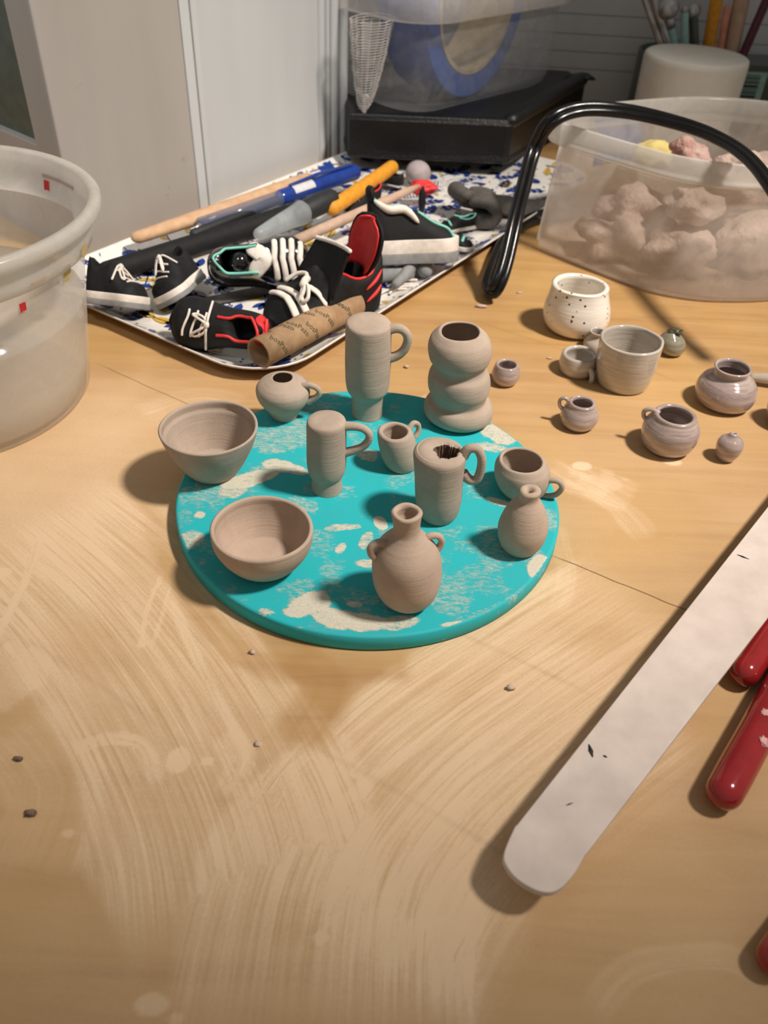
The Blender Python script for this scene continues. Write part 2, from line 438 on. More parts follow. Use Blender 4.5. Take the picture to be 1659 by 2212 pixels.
smear([(88, 1155), (60, 1240), (-10, 1380)], .11, 1.1, freq=14, streak=.4, seed=10)
smear([(150, 1625), (230, 1596), (310, 1612), (342, 1700)], .17, .6, freq=12, streak=.5, seed=11)
smear([(303, 1392), (320, 1310), (352, 1235)], .06, .55, freq=14, streak=.3, seed=12)
smear([(330, 1392), (352, 1320), (368, 1262)], .05, .4, freq=14, streak=.3, seed=13)
smear([(480, 1580), (520, 1640), (480, 1720)], .35, .5, freq=10, streak=.9, seed=14)
smear([(1215, 1030), (1290, 1050), (1370, 1080)], .9, .45, freq=5, streak=.95, seed=15)
smear([(1180, 1000), (1330, 1090), (1400, 1170)], .5, .35, freq=7, streak=.9, seed=16)
smear([(1200, 1130), (1225, 1240), (1200, 1330)], .3, .3, freq=8, streak=.9, seed=17)
smear([(1270, 2200), (1370, 2090), (1560, 2065), (1659, 2120)], .3, .3, freq=6, streak=.6, seed=18)
smear([(20, 1560), (120, 1700), (60, 1900)], 1.2, .3, freq=5, streak=.8, seed=19)
smear([(900, 880), (960, 850), (1060, 870)], .35, .35, freq=6, streak=.8, seed=20)
smear([(300, 900), (430, 860), (520, 880)], .9, .25, freq=5, streak=.8, seed=21)
smear([(1000, 1700), (1010, 1900), (860, 2150)], 1.5, .25, freq=5, streak=.8, seed=22)
def tspot(px, py, r, inten, asp=.8, **k):
    global film
    p = T(px, py); film = film+inten*spot(X, Y, p.x, p.y, r, r*asp, **k)
tspot(1257, 1006, .29, 1.0, .72); tspot(1452, 998, .28, .9, .6, seed=2); tspot(385, 1642, .24, .7, 1.2, seed=3); tspot(447, 1645, .12, 1.0, seed=4)
tspot(556, 1608, .07, 1.2, seed=5); tspot(306, 1391, .1, 1.2, seed=6); tspot(325, 2170, .26, .6, .6, seed=7); tspot(692, 2026, .12, .9, seed=8)
tspot(8, 1236, .16, .9, seed=9); tspot(20, 1450, .7, .35, 1.4, seed=10, rag=.6); tspot(870, 715+155, .12, .5); tspot(380, 2200, .1, .5)
tspot(660, 1748, .06, 1.); tspot(740, 1760, .1, .6); tspot(148, 1800, .12, .5); tspot(1300, 1040, .6, .25, rag=.8, freq=4)
def bare(pl, w, k):
    global film
    m_ = stroke_mask(X, Y, W2(pl), w, streak=.3, freq=3, soft=.6, taper=.2, seed=44); film = film*(1-k*np.clip(m_, 0, 1))
bare([(560, 1390), (700, 1470), (620, 1640)], .9, .85)
bare([(700, 1440), (900, 1440)], .6, .6)
bare([(330, 1110), (380, 1240), (500, 1400), (640, 1460)], .45, .6)
film = np.clip(film, 0, 1.6)
tz_ = np.zeros_like(X)
mt, nt, b = newmat('worn_wooden_tabletop')
at = nt.nodes.new('ShaderNodeAttribute'); at.attribute_name = 'film'
vg = coords(nt, (.10, 1.2, 1), rot=(0, 0, math.radians(30))); v = coords(nt)
g1 = noise(nt, vg, 1.4, 6, .6, .6)
woodc = ramp(nt, g1, [(.25, srgb(188, 150, 102)), (.5, srgb(177, 138, 88)), (.75, srgb(160, 119, 72))])
woodc = mixc(nt, mth(nt, 'MULTIPLY', mth(nt, 'SUBTRACT', noise(nt, v, .22, 3), .42, True), 1.4), woodc, srgb(196, 158, 84))
fine = noise(nt, v, 14, 4, .65)
sa = {}
for nm_ in ('sd', 'sl', 'sw'):
    sa[nm_] = nt.nodes.new('ShaderNodeAttribute'); sa[nm_].attribute_name = nm_
cv = nt.nodes.new('ShaderNodeCombineXYZ')
nt.links.new(mth(nt, 'MULTIPLY', sa['sd'].outputs['Fac'], 11.0), cv.inputs[0]); nt.links.new(mth(nt, 'MULTIPLY', sa['sl'].outputs['Fac'], .22), cv.inputs[1])
sn = noise(nt, cv.outputs[0], 1.0, 5, .7)
sk = nt.nodes.new('ShaderNodeMapRange'); nt.links.new(sn, sk.inputs[0]); sk.inputs[1].default_value = .33; sk.inputs[2].default_value = .68; sk.inputs[3].default_value = -.42; sk.inputs[4].default_value = .5
gain = mth(nt, 'ADD', 1.0, mth(nt, 'MULTIPLY', sk.outputs[0], mth(nt, 'MULTIPLY', sa['sw'].outputs['Fac'], 2.2, True)))
ff = mth(nt, 'MULTIPLY', mth(nt, 'MULTIPLY', at.outputs['Fac'], gain), mth(nt, 'ADD', .62, mth(nt, 'MULTIPLY', fine, .7)))
ff = mth(nt, 'MINIMUM', mth(nt, 'MULTIPLY', ff, .74), .95)
filmc = ramp(nt, noise(nt, v, .45, 3), [(.3, srgb(226, 200, 164)), (.7, srgb(222, 192, 158))])
colr = mixc(nt, ff, woodc, filmc)
sm = nt.nodes.new('ShaderNodeAttribute'); sm.attribute_name = 'seam'
colr = mixc(nt, sm.outputs['Fac'], colr, srgb(96, 66, 44))
for (sx0, sy0, sx1, sy1, hw_, amt) in ((-9.4, 6.6, -4.9, 3.85, .035, .5), (4.4, -1.38, 8.4, -3.6, .028, .85)):
    L_ = math.hypot(sx1-sx0, sy1-sy0); dxs, dys = (sx1-sx0)/L_, (sy1-sy0)/L_
    sp = nt.nodes.new('ShaderNodeSeparateXYZ'); nt.links.new(v, sp.inputs[0])
    X_ = mth(nt, 'SUBTRACT', sp.outputs[0], sx0); Y_ = mth(nt, 'SUBTRACT', sp.outputs[1], sy0)
    al = mth(nt, 'ADD', mth(nt, 'MULTIPLY', X_, dxs), mth(nt, 'MULTIPLY', Y_, dys))
    la = mth(nt, 'ABSOLUTE', mth(nt, 'ADD', mth(nt, 'ADD', mth(nt, 'MULTIPLY', X_, -dys), mth(nt, 'MULTIPLY', Y_, dxs)), mth(nt, 'MULTIPLY', mth(nt, 'SUBTRACT', noise(nt, v, 1.2, 3), .5), .1)))
    ln = mth(nt, 'SUBTRACT', 1.0, mth(nt, 'DIVIDE', la, hw_), True)
    en = mth(nt, 'MULTIPLY', mth(nt, 'MULTIPLY', al, 1.2, True), mth(nt, 'MULTIPLY', mth(nt, 'SUBTRACT', L_, al), 1.2, True))
    colr = mixc(nt, mth(nt, 'MULTIPLY', mth(nt, 'MULTIPLY', mth(nt, 'POWER', ln, .6), en), amt), colr, srgb(92, 62, 42))
nt.links.new(colr, b.inputs['Base Color'])
nt.links.new(mth(nt, 'ADD', .42, mth(nt, 'MULTIPLY', ff, .3)), b.inputs['Roughness'])
b.inputs['Specular IOR Level'].default_value = .3
bump(nt, b, mth(nt, 'ADD', ff, mth(nt, 'MULTIPLY', fine, .2)), .25, .02)
M['table'] = mt
# plank seams running across the table
seam = np.zeros_like(X)
for (a, bb, wd, inten, seed) in ():
    seam = np.maximum(seam, inten*stroke_mask(X, Y, [a, ((a[0]+bb[0])/2, (a[1]+bb[1])/2+.02), bb], wd*2.2, streak=.0, soft=.95, seed=seed, taper=.1))
for (cx, cy, ln, an, inten) in ((-6, -6, 7, -30, .12), (3, -4.8, 6, -28, .16), (5.5, 9.5, 8, -32, .18), (8.5, 8.5, 5, -40, .2), (-3, 1.5, 10, -30, .1), (1, -8.5, 7, -29, .12)):
    a = math.radians(an); d = (math.cos(a)*ln/2, math.sin(a)*ln/2)
    seam = np.maximum(seam, inten*stroke_mask(X, Y, [(cx-d[0], cy-d[1]), (cx, cy+.1), (cx+d[0], cy+d[1])], .09, streak=.3, soft=.9, taper=.3))
me = attr_mesh('table_top', X, Y, tz_, {'film': film, 'seam': seam, 'sw': SW, 'sd': SD+50, 'sl': SL+50}, [M['table']])
tt_ = thing('table', 'pale wooden work table smeared with dried white clay', 'table', (0, 0, 0))
o = bpy.data.objects.new('table_top', me); COL.objects.link(o); o.parent = tt_
fr = obj('table_frame', box(-40, 45, -30, 44, -2.2, -.02), M['wood'], tt_, smooth=False)

# ---- painted walls: a broad beige board, a corner at its near end, then a white panelled length
def paint(name, c, c2, dirt=.25):
    mt, nt, b = newmat(name); v = coords(nt); vs = coords(nt, (1, 1, .18))
    base = ramp(nt, noise(nt, vs, .5, 4), [(.3, c), (.7, c2)])
    base = mixc(nt, mth(nt, 'MULTIPLY', mth(nt, 'GREATER_THAN', noise(nt, v, 1.1, 6, .75), .68), dirt), base, srgb(110, 98, 88))
    nt.links.new(base, b.inputs['Base Color']); b.inputs['Roughness'].default_value = .5; b.inputs['Specular IOR Level'].default_value = .35
    bump(nt, b, noise(nt, vs, 6, 3), .12, .03); return mt
M['beige'] = paint('beige_paint', srgb(166, 160, 153), srgb(158, 152, 145))
M['whitep'] = paint('white_door_paint', srgb(194, 197, 197), srgb(187, 190, 190), .15)
M['greyw'] = paint('grey_wall_paint', srgb(208, 210, 210), srgb(200, 202, 202), .15)
WU = Vector((math.cos(math.radians(57.3)), math.sin(math.radians(57.3)), 0)); WN = Vector((-WU.y, WU.x, 0))
def wl(u, n): return WU*u+WN*n
N0 = 17.95
UC = 5.45                      # corner
def extr(pts, z0, z1):
    n = len(pts); V = [(p[0], p[1], z) for z in (z0, z1) for p in pts]
    F = [tuple(range(n))[::-1], tuple(range(n, 2*n))]+[(i, (i+1) % n, n+(i+1) % n, n+i) for i in range(n)]
    return V, F
c0 = wl(UC, N0); AD = Vector((math.cos(math.radians(141)), math.sin(math.radians(141)), 0))
UJ = 12.1
jog = wl(UJ, N0)
# beige board with a rounded near arris
arris = [c0+AD*.35, c0+AD*.10+WU*.02, c0+WU*.16, ]
o = obj('wall_left', extr([tuple(c0+AD*.28)[:2], tuple(c0+AD*.05+WU*.05)[:2], tuple(c0+WU*.3)[:2], tuple(jog)[:2], tuple(wl(UJ, N0+3))[:2], tuple(wl(UC+2, N0+3))[:2]], -2, 42), M['beige'], smooth=False, bevel=.06); tag(o, kind='structure')
# frame face beyond the arris, with the dark green pane set into it
zb = 4.02
fr0 = c0+AD*.28
fr1 = c0+AD*1.72
bk = Vector((AD.y, -AD.x, 0))*-1
if bk.y < 0: bk = -bk
quad = lambda a, b_, t: [tuple(a)[:2], tuple(b_)[:2], tuple(b_+bk*t)[:2], tuple(a+bk*t)[:2]]
o = obj('trim_1', join(extr(quad(fr0+bk*.03, fr1+bk*.03, 2), -2, 42), extr(quad(fr1+bk*.03, c0+AD*14+bk*.03, 2), -2, zb)), M['beige'], smooth=False, bevel=.05); tag(o, kind='structure')
o = obj('window_1', join(extr(quad(fr1+bk*.35, c0+AD*14+bk*.35, 1), zb, 42)), M['darkglass'], smooth=False); tag(o, kind='structure')
# white door stile, moulding and recessed panel
def prism(u0, u1, n0, z0=-2, z1=42, d=3): return extr([tuple(wl(u0, n0))[:2], tuple(wl(u1, n0))[:2], tuple(wl(u1, n0+d))[:2], tuple(wl(u0, n0+d))[:2]], z0, z1)
M_ = M['whitep']
o = obj('door_1', join(prism(UJ, UJ+.5, N0-.06), prism(UJ+.62, UJ+.95, N0+.0), prism(UJ+.5, UJ+.62, N0+.08), prism(UJ+.95, 21.0, N0+.16)), M_, smooth=False, bevel=.05); tag(o, kind='structure')
ts = []
for k, (u, r) in enumerate(((21.2, .22), (21.65, .17), (22.15, .3), (22.8, .36))):
    p = wl(u, N0+.18)
    ts.append(tube([(p.x, p.y, -1), (p.x, p.y, 20), (p.x, p.y, 42)], r, 64))
o = obj('trim_2', join(*ts, prism(21, 23.1, N0+.2)), M_, smooth=False); tag(o, kind='structure')
# back wall with fine horizontal joints and dark lettering only touching the frame's top
bw = []
yb = 41.0
heights = [-2, 1.2, 2.15, 3.1, 4.05, 6.0, 40]
pw = []
z0 = -2
for z1 in (2.35, 3.3, 4.25, 5.3, 42):
    pw.append(box(-12, 46, yb, yb+2, z0, z1-.05)); z0 = z1
pw.append(box(-12, 46, yb+.12, yb+2.2, -2, 42))
o = obj('wall_back', join(*pw), M['greyw'], smooth=False); tag(o, kind='structure')
o.rotation_euler = (0, 0, math.radians(-2))
# ================================================================== THE BOARD AND ITS SMEARS
n_r, n_a = 150, 400
rr = np.linspace(0.0, 4.93, n_r); aa = np.linspace(0, 2*PI, n_a+1)
RR, AA = np.meshgrid(rr, aa)
DX = RR*np.cos(AA); DY = RR*np.sin(AA)
def dspots(PX, PY):
    s = np.zeros_like(PX)
    def d(px, py, rx, ry, ang=0, k=1.0, seed=0, rag=.35, freq=2.2, soft=.2):
        nonlocal s
        p = T(px, py, DISC_Z); s = np.maximum(s, k*spot(PX, PY, p.x, p.y, rx, ry, math.radians(ang), seed, rag, soft, freq))
    def l(pl, w, k=1., **kw):
        nonlocal s
        s = np.maximum(s, k*stroke_mask(PX, PY, W2(pl, DISC_Z), w, **kw))
    d(672, 1302, .5, .32, 20, 1.1, 1); d(712, 1330, .42, .3, -20, 1.0, 2); d(790, 1345, .75, .3, 2, 1.1, 3); d(745, 1340, .5, .28, 0, 1., 4)
    d(855, 1345, .5, .2, 15, .8, 5); d(640, 1322, .3, .18, 0, 1., 6)
    d(432, 1112, .14, .12, 0, 1.2, 7, .2); d(412, 1165, .42, .38, 0, .8, 8); d(640, 1265, .5, .22, 15, .55, 9, .7, 5)
    d(822, 1130, .17, .28, 20, 1.3, 10, .15, 2, .1); d(740, 1140, .4, .14, 8, .8, 11, .6, 5); d(690, 1170, .3, .5, 10, .5, 12, .5, 4)
    d(735, 1185, .13, .22, -20, .9, 13, .3); d(790, 1165, .16, .35, -15, .8, 14, .5, 4); d(790, 1217, .3, .18, 0, .9, 15); d(718, 1243, .18, .12, 0, .6, 16)
    d(765, 1305, .2, .1, 0, .9, 17); d(965, 1285, .62, .72, 20, .55, 18, .5, 5); d(575, 1320, .2, .09, -10, .9, 19); d(610, 1325, .12, .07, 0, .5, 20)
    d(1140, 1190, .7, .35, -55, .6, 21, .4); d(1165, 1225, .28, .5, -10, 1.2, 22, .3); d(1190, 1130, .2, .4, 0, .6, 23, .7, 6)
    d(985, 1347, .34, .07, 12, 1.4, 24, .3); d(1000, 1292, .05, .05, 0, .4, 25); d(890, 1336, .04, .04, 0, 1.5, 26, .1)
    d(600, 950, .9, .7, 20, .6, 27, .6, 3); d(650, 930, .5, .6, 0, .6, 28, .6, 4); d(540, 1035, .8, .3, 28, 1.0, 29, .3); d(600, 1005, .5, .28, -10, 1., 30, .3)
    d(640, 1015, .4, .2, -25, .9, 31, .3); d(440, 1070, .7, .6, 0, .55, 32, .7, 4); d(500, 1060, .4, .3, 20, .8, 33, .5)
    d(745, 1060, .3, .4, 0, .5, 34, .7, 6); d(770, 960, .25, .6, 20, .5, 35, .7, 6); d(690, 880, .8, .35, 20, .55, 36, .6, 4); d(850, 880, .2, .3, 0, .5, 37, .8, 6)
    d(1080, 935, .6, .5, -30, .95, 38, .4, 3); d(1060, 965, .5, .2, -10, .8, 39, .5, 4); d(1120, 985, .35, .2, -30, .5, 40, .7, 6); d(1025, 1060, .3, .3, 0, .5, 41, .8, 7)
    d(1080, 1085, .4, .14, -25, 1., 42, .3); d(970, 1150, .3, .2, 0, .5, 43, .8, 6); d(800, 985, .3, .3, 30, .8, 44, .5); d(655, 1090, .45, .3, -30, .6, 45, .6, 5)
    d(490, 1100, .5, .2, 20, .4, 46, .7, 5); d(600, 1180, .6, .5, 0, .35, 47, .7, 5); d(1100, 1060, .3, .2, 0, .5, 48, .7, 5)
    d(410, 1235, .5, .14, -42, .8, 49, .5, 4); d(460, 1285, .5, .12, -38, .5, 50, .6, 4)
    l([(398, 1200), (455, 1275), (540, 1330), (640, 1362)], .1, .5, freq=10, streak=.8, seed=3)
    l([(1200, 1200), (1150, 1262), (1060, 1318), (950, 1356)], .16, .75, freq=10, streak=.8, seed=4)
    l([(880, 1310), (800, 1345), (700, 1360)], .12, .5, freq=9, streak=.8, seed=5)
    # general scuffing
    s = np.maximum(s, .5*sstep(.44, .7, fbm(PX*1.3+9, PY*1.3, 60, 5)))
    return s
st = dspots(DX, DY)
mt, nt, b = newmat('turquoise_board')
at = nt.nodes.new('ShaderNodeAttribute'); at.attribute_name = 'stain'
v = coords(nt); va = coords(nt, (1, 2.6, 1), rot=(0, 0, .5))
fn = noise(nt, va, 5.5, 7, .72, .6); f2 = noise(nt, v, 26, 3, .6)
k = mth(nt, 'ADD', at.outputs['Fac'], mth(nt, 'MULTIPLY', mth(nt, 'SUBTRACT', fn, .5), 1.5))
k = nt.nodes.new('ShaderNodeMapRange'); kk = k
nt.links.new(mth(nt, 'ADD', at.outputs['Fac'], mth(nt, 'MULTIPLY', mth(nt, 'SUBTRACT', fn, .5), 2.3)), k.inputs[0])
k.inputs[1].default_value = .38; k.inputs[2].default_value = .85; k.clamp = True
ks = mth(nt, 'MULTIPLY', k.outputs[0], mth(nt, 'MINIMUM', mth(nt, 'ADD', mth(nt, 'MULTIPLY', at.outputs['Fac'], 1.1), .05), .93))
teal = ramp(nt, noise(nt, v, .8, 3), [(.3, srgb(34, 180, 188)), (.7, srgb(52, 172, 178))])
cc = mixc(nt, ks, teal, ramp(nt, f2, [(.35, srgb(214, 208, 190)), (.7, srgb(196, 184, 164))]))
nt.links.new(cc, b.inputs['Base Color']); b.inputs['Roughness'].default_value = .6; b.inputs['Specular IOR Level'].default_value = .25
bump(nt, b, mth(nt, 'ADD', ks, mth(nt, 'MULTIPLY', f2, .15)), .45, .03)
M['disc'] = mt
Z = np.full_like(DX, DISC_Z)
# carry the top over a rounded edge and down the side in one skin
edge = [(4.97, DISC_Z-.012), (5.0, DISC_Z-.045), (5.0, .25), (5.0, .06), (4.96, .015), (4.6, .005)]
ER = np.array([e[0] for e in edge]); EZ = np.array([e[1] for e in edge])
RR2 = np.concatenate([RR, np.tile(ER, (n_a+1, 1))], 1); ZZ2 = np.concatenate([Z, np.tile(EZ, (n_a+1, 1))], 1); AA2 = np.tile(aa[:, None], (1, RR2.shape[1]))
DX2 = RR2*np.cos(AA2); DY2 = RR2*np.sin(AA2)
side = .55*sstep(.52, .7, fbm(AA2*9, ZZ2*3, 71, 4))
st2 = np.where(RR2 > 4.94, side, np.concatenate([st, np.zeros((n_a+1, len(edge)))], 1))
me = attr_mesh('pottery_board', DX2, DY2, ZZ2, {'stain': st2}, [M['disc']])
bm = bmesh.new(); bm.from_mesh(me); bmesh.ops.remove_doubles(bm, verts=bm.verts, dist=1e-6); bmesh.ops.recalc_face_normals(bm, faces=bm.faces); bm.to_mesh(me); bm.free()
o = bpy.data.objects.new('pottery_board', me); COL.objects.link(o)
tag(o, 'round turquoise board with white clay smears, holding eleven unfired miniature pots', 'board')

# ================================================================== POTS
def pot_profile(bx, by, z0, rows):
    P = T(bx, by, z0); out = []
    for py, hw in rows:
        z = z_at(P.x, P.y, py); r = hw*depth((P.x, P.y, z))/FPX
        out.append((r, z-z0))
    out[0] = (out[0][0], 0.0)
    return P, out
def make_pot(name, label, cat, bx, by, z0, rows, mat, wall=.11, floor=.14, lean=0, wob=.012, seed=1, closed=False, mouth=None,
             handles=(), group=None, dents=None, inner_mat=None, sq=None):
    """lean: how many photo pixels the mouth sits left/right of plumb"""
    P, pr = pot_profile(bx, by, z0, rows)
    H = pr[-1][1]
    lx = lean*depth((P.x, P.y, z0+H))/FPX/H
    # base, slightly rounded
    foot = [(0, 0.012), (pr[0][0]*.6, 0.01), (pr[0][0]*.94, 0.0)]
    body = smooth_prof(pr, 6)
    if closed:
        top = pr[-1][0]
        prof = foot+body+[(top*.93, H+.035), (top*.6, H+.04), (0, H+.04)]
    else:
        rim = pr[-1][0]; m_ = mouth if mouth else max(rim-wall, .02)
        inner = []
        for r, z in reversed(body):
            if z > H-wall*.55: continue
            if z < floor: break
            inner.append((max(m_ if z > H-.25 and not mouth else 0, r-wall) if r-wall > .05 else .05, z))
        mid = (rim+m_)/2
        prof = foot+body+[(mid, H+min(.05, wall*.4)), (m_, H-.005)]+inner+[(max(.03, inner[-1][0]*.6) if inner else .03, floor), (0, floor)]
        # never let the inside cross the outside near a pinched neck
    t = thing(name, label, cat, (P.x, P.y, z0), group=group)
    obj('body', lathe(prof, 96, wob, seed, (lx, 0), dents), mat, t)
    for h in handles:
        az = math.radians(h['az']); nrm = Vector((-math.sin(az), math.cos(az), 0))
        base = P+Vector((0, 0, 0))
        pts = []
        for (x, y) in h['pts']:
            # the leaning axis shifts with height: solve twice
            q = on_plane(x, y, base, nrm)
            for _ in range(3): q = on_plane(x, y, base+Vector((lx*(q.z-z0), 0, 0)), nrm)
            pts.append(q-base)
        ctr = Vector((lx*(pts[0].z), 0, pts[0].z)); 
        c = catmull(pts, 7)
        n = len(c); r = h['r']
        rs = [r*(1+.28*abs(2*i/(n-1)-1)**3) for i in range(n)]
        obj('handle', tube(c, rs, 14, flat=h.get('flat', 1.0)), h.get('mat', mat), t)
    return t
D = DISC_Z
G1 = 'unfired miniature pots on the turquoise board'
cl, cl2 = M['clay'], M['clay2']
make_pot('bowl', 'unfired grey clay bowl at the left back edge of the turquoise board, overhanging it', 'bowl', 462, 1014, D,
         [(1014, 52), (998, 66), (975, 81), (955, 92), (937, 100), (922, 105)], cl, wall=.085, seed=2, wob=.018, group=G1)
make_pot('bowl', 'unfired grey clay bowl in front, throwing rings inside, at the left front of the board', 'bowl', 571, 1216, D,
         [(1216, 58), (1203, 76), (1183, 94), (1163, 106), (1140, 110)], cl2, wall=.1, seed=3, wob=.02, group=G1)
make_pot('jug', 'squat clay jug with a small dark mouth and one handle, back left of the board', 'jug', 614, 898, D,
         [(898, 27), (888, 32), (878, 38), (870, 46), (859, 54), (847, 58), (836, 57), (827, 49), (820, 36), (816, 25)], cl, wall=.06, seed=4, group=G1,
         handles=[dict(az=-8, r=.085, pts=[(652, 834), (668, 832), (684, 838), (690, 848), (683, 858), (664, 868)])])
make_pot('mug', 'tall upturned clay mug with narrow foot and right handle, at the back of the board', 'mug', 793, 893, D,
         [(893, 34), (880, 33), (862, 34), (852, 36), (846, 40), (838, 45), (822, 48), (805, 49), (780, 50), (740, 50), (706, 50), (698, 48)], cl, closed=True, seed=5, lean=-3, group=G1,
         handles=[dict(az=-3, r=.125, pts=[(838, 712), (858, 709), (874, 716), (881, 732), (874, 754), (858, 768), (838, 774)])])
make_pot('mug', 'smaller upturned clay mug with grooved foot and round right handle, beside the left bowls', 'mug', 706, 1054, D,
         [(1054, 34), (1044, 33), (1032, 32), (1026, 33), (1022, 37), (1010, 41), (990, 43), (950, 43), (917, 43), (909, 41)], cl, closed=True, seed=6, lean=0, group=G1,
         handles=[dict(az=-3, r=.1, pts=[(742, 921), (765, 921), (785, 926), (797, 938), (795, 953), (778, 968), (744, 978)])])
make_pot('cup', 'small clay cup tilted left with a little ear handle at its back right, mid board', 'cup', 868, 1005, D,
         [(1005, 31), (998, 36), (982, 40), (962, 41), (945, 40), (934, 37)], cl, wall=.14, lean=-20, seed=7, wob=.02, group=G1,
         handles=[dict(az=35, r=.07, pts=[(884, 925), (893, 914), (903, 917), (904, 930), (897, 945)])])
t7 = make_pot('mug', 'clay mug with a ragged torn hole in its top and a long oval handle', 'mug', 946, 1112, D,
         [(1112, 37), (1103, 43), (1090, 47), (1072, 50), (1040, 52), (1005, 55), (988, 57), (979, 56), (974, 51)], cl, wall=.05, floor=1.2, lean=-11, seed=8, wob=.012, group=G1,
         handles=[dict(az=-4, r=.11, pts=[(1000, 985), (1012, 970), (1030, 970), (1040, 988), (1039, 1012), (1030, 1035), (1014, 1036), (1000, 1022)])])
# its closed top, torn open to the right of centre
P_, pr_ = pot_profile(946, 1112, D, [(1112, 37), (974, 51)]); H7 = pr_[-1][1]; r7 = pr_[-1][0]
lx7 = -11*depth((P_.x, P_.y, D+H7))/FPX/H7
Rg = random.Random(3); hx, hy = .17, -.02; n7 = 60; V, F = [], []
hole = []
for k in range(n7):
    a = 2*PI*k/n7; rx = .58 if math.cos(a) > 0 else .5
    hole.append((hx+(.30*math.cos(a))*(1+.13*math.sin(5*a)+Rg.uniform(-.07, .07)), hy+(.27*math.sin(a))*(1+.12*math.sin(3*a+1)+Rg.uniform(-.13, .13))))
levels = [(1.0, -.03), (.85, .035), (.5, .04), (.2, .03), (.0, -.01)]
for f_, dz in levels:
    for k in range(n7):
        a = 2*PI*k/n7; V.append((lx7*H7+f_*(r7*1.0)*math.cos(a)+(1-f_)*hole[k][0], f_*r7*math.sin(a)+(1-f_)*hole[k][1], H7+dz))
for i_ in range(len(levels)-1):
    for k in range(n7): F.append((i_*n7+k, i_*n7+(k+1) % n7, (i_+1)*n7+(k+1) % n7, (i_+1)*n7+k))
obj('torn_top', (V, F), M['clay'], t7)
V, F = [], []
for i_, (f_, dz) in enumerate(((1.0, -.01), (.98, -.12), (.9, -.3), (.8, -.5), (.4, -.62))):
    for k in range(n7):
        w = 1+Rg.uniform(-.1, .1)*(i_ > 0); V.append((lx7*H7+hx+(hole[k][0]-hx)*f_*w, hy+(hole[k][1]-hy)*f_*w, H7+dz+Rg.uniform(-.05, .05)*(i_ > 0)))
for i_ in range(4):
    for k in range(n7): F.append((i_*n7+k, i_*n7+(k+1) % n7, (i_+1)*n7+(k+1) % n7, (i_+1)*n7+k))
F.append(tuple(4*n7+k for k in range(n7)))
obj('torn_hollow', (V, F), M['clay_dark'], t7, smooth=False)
make_pot('cup', 'round-bellied clay cup with a ring handle, behind the little vase at the right edge', 'cup', 1128, 1060, D,
         [(1060, 43), (1047, 53), (1028, 60), (1011, 59), (1002, 54), (996, 50)], cl, wall=.1, lean=-13, seed=9, group=G1,
         handles=[dict(az=-20, r=.075, pts=[(1168, 1042), (1186, 1038), (1206, 1040), (1214, 1053), (1203, 1067), (1186, 1071), (1168, 1068)])])
make_pot('vase', 'egg-shaped clay vase with a narrow collar and pinhole mouth, at the right of the board', 'vase', 1121, 1181, D,
         [(1181, 36), (1166, 47), (1141, 54), (1117, 49), (1098, 40), (1086, 31), (1077, 23), (1069, 22), (1060, 24)], cl2, mouth=.08, wall=.3, seed=10, group=G1)
make_pot('vase', 'clay amphora with flared neck and two ear handles, at the front of the board', 'vase', 878, 1295, D,
         [(1295, 42), (1279, 60), (1256, 72), (1230, 76), (1205, 75), (1187, 68), (1172, 55), (1159, 41), (1147, 31), (1130, 30), (1108, 35)], cl2, wall=.12, lean=-15, seed=11, wob=.02, group=G1,
         handles=[dict(az=12, r=.075, pts=[(915, 1168), (930, 1158), (946, 1158), (954, 1168), (950, 1180), (940, 1190)]),
                  dict(az=196, r=.085, pts=[(842, 1178), (820, 1172), (802, 1182), (803, 1198), (818, 1206), (832, 1200)])])
make_pot('vase', 'tall clay vase of three stacked bulges, at the back right of the board', 'vase', 990, 902, D,
         [(902, 56), (893, 71), (881, 75), (868, 70), (860, 59), (849, 61), (836, 67), (820, 68), (806, 65), (796, 57), (786, 57), (771, 67), (750, 70), (733, 65), (723, 55), (718, 48)],
         cl, wall=.1, lean=-18, seed=12, wob=.015, group=G1)
# torn clay inside the broken mug's mouth
P7 = t7
# glazed pots standing on the table
G2 = 'small glazed pots on the table'
make_pot('cup', 'speckled cream-white cup with dark flecks, largest pot, below the black cable', 'cup', 1241, 709, 0,
         [(709, 49), (703, 60), (690, 68), (676, 71), (658, 69), (638, 64), (622, 61), (616, 61)], M['glaze_white'], wall=.19, lean=-7, seed=21, wob=.02, group=G2)
make_pot('pot', 'tiny glossy grey pot standing alone to the right of the three-bulge vase', 'pot', 1090, 826, 0,
         [(826, 21), (818, 28), (808, 31), (798, 29), (788, 25)], M['glaze'], wall=.11, seed=22, group=G2)
make_pot('cup', 'low grey glazed cup with a hook handle, touching the big grey cup', 'cup', 1245, 802, 0,
         [(802, 33), (796, 38), (784, 41), (773, 40), (765, 38)], M['glaze_pale'], wall=.15, seed=23, group=G2,
         handles=[dict(az=-62, r=.085, pts=[(1252, 806), (1257, 795), (1268, 793), (1277, 803), (1278, 820), (1270, 834), (1257, 836)])])
make_pot('pot', 'little narrow-necked grey pot mostly hidden behind the big grey cup', 'pot', 1284, 752, 0,
         [(752, 22), (745, 26), (737, 25), (729, 18), (722, 15), (716, 18)], M['glaze_pale'], wall=.06, seed=24, group=G2)
def spout(a, r, z):
    k = max(0, math.cos(a-.15))**24
    return (k*.13*min(1, max(0, z)/1.9)**4, 0)
make_pot('cup', 'big plain pale grey glazed cup with a pinched lip at the right', 'cup', 1343, 827, 0,
         [(827, 50), (821, 55), (804, 60), (780, 64), (756, 66), (734, 67)], M['glaze_pale'], wall=.1, lean=-3, seed=25, wob=.012, group=G2, dents=spout)
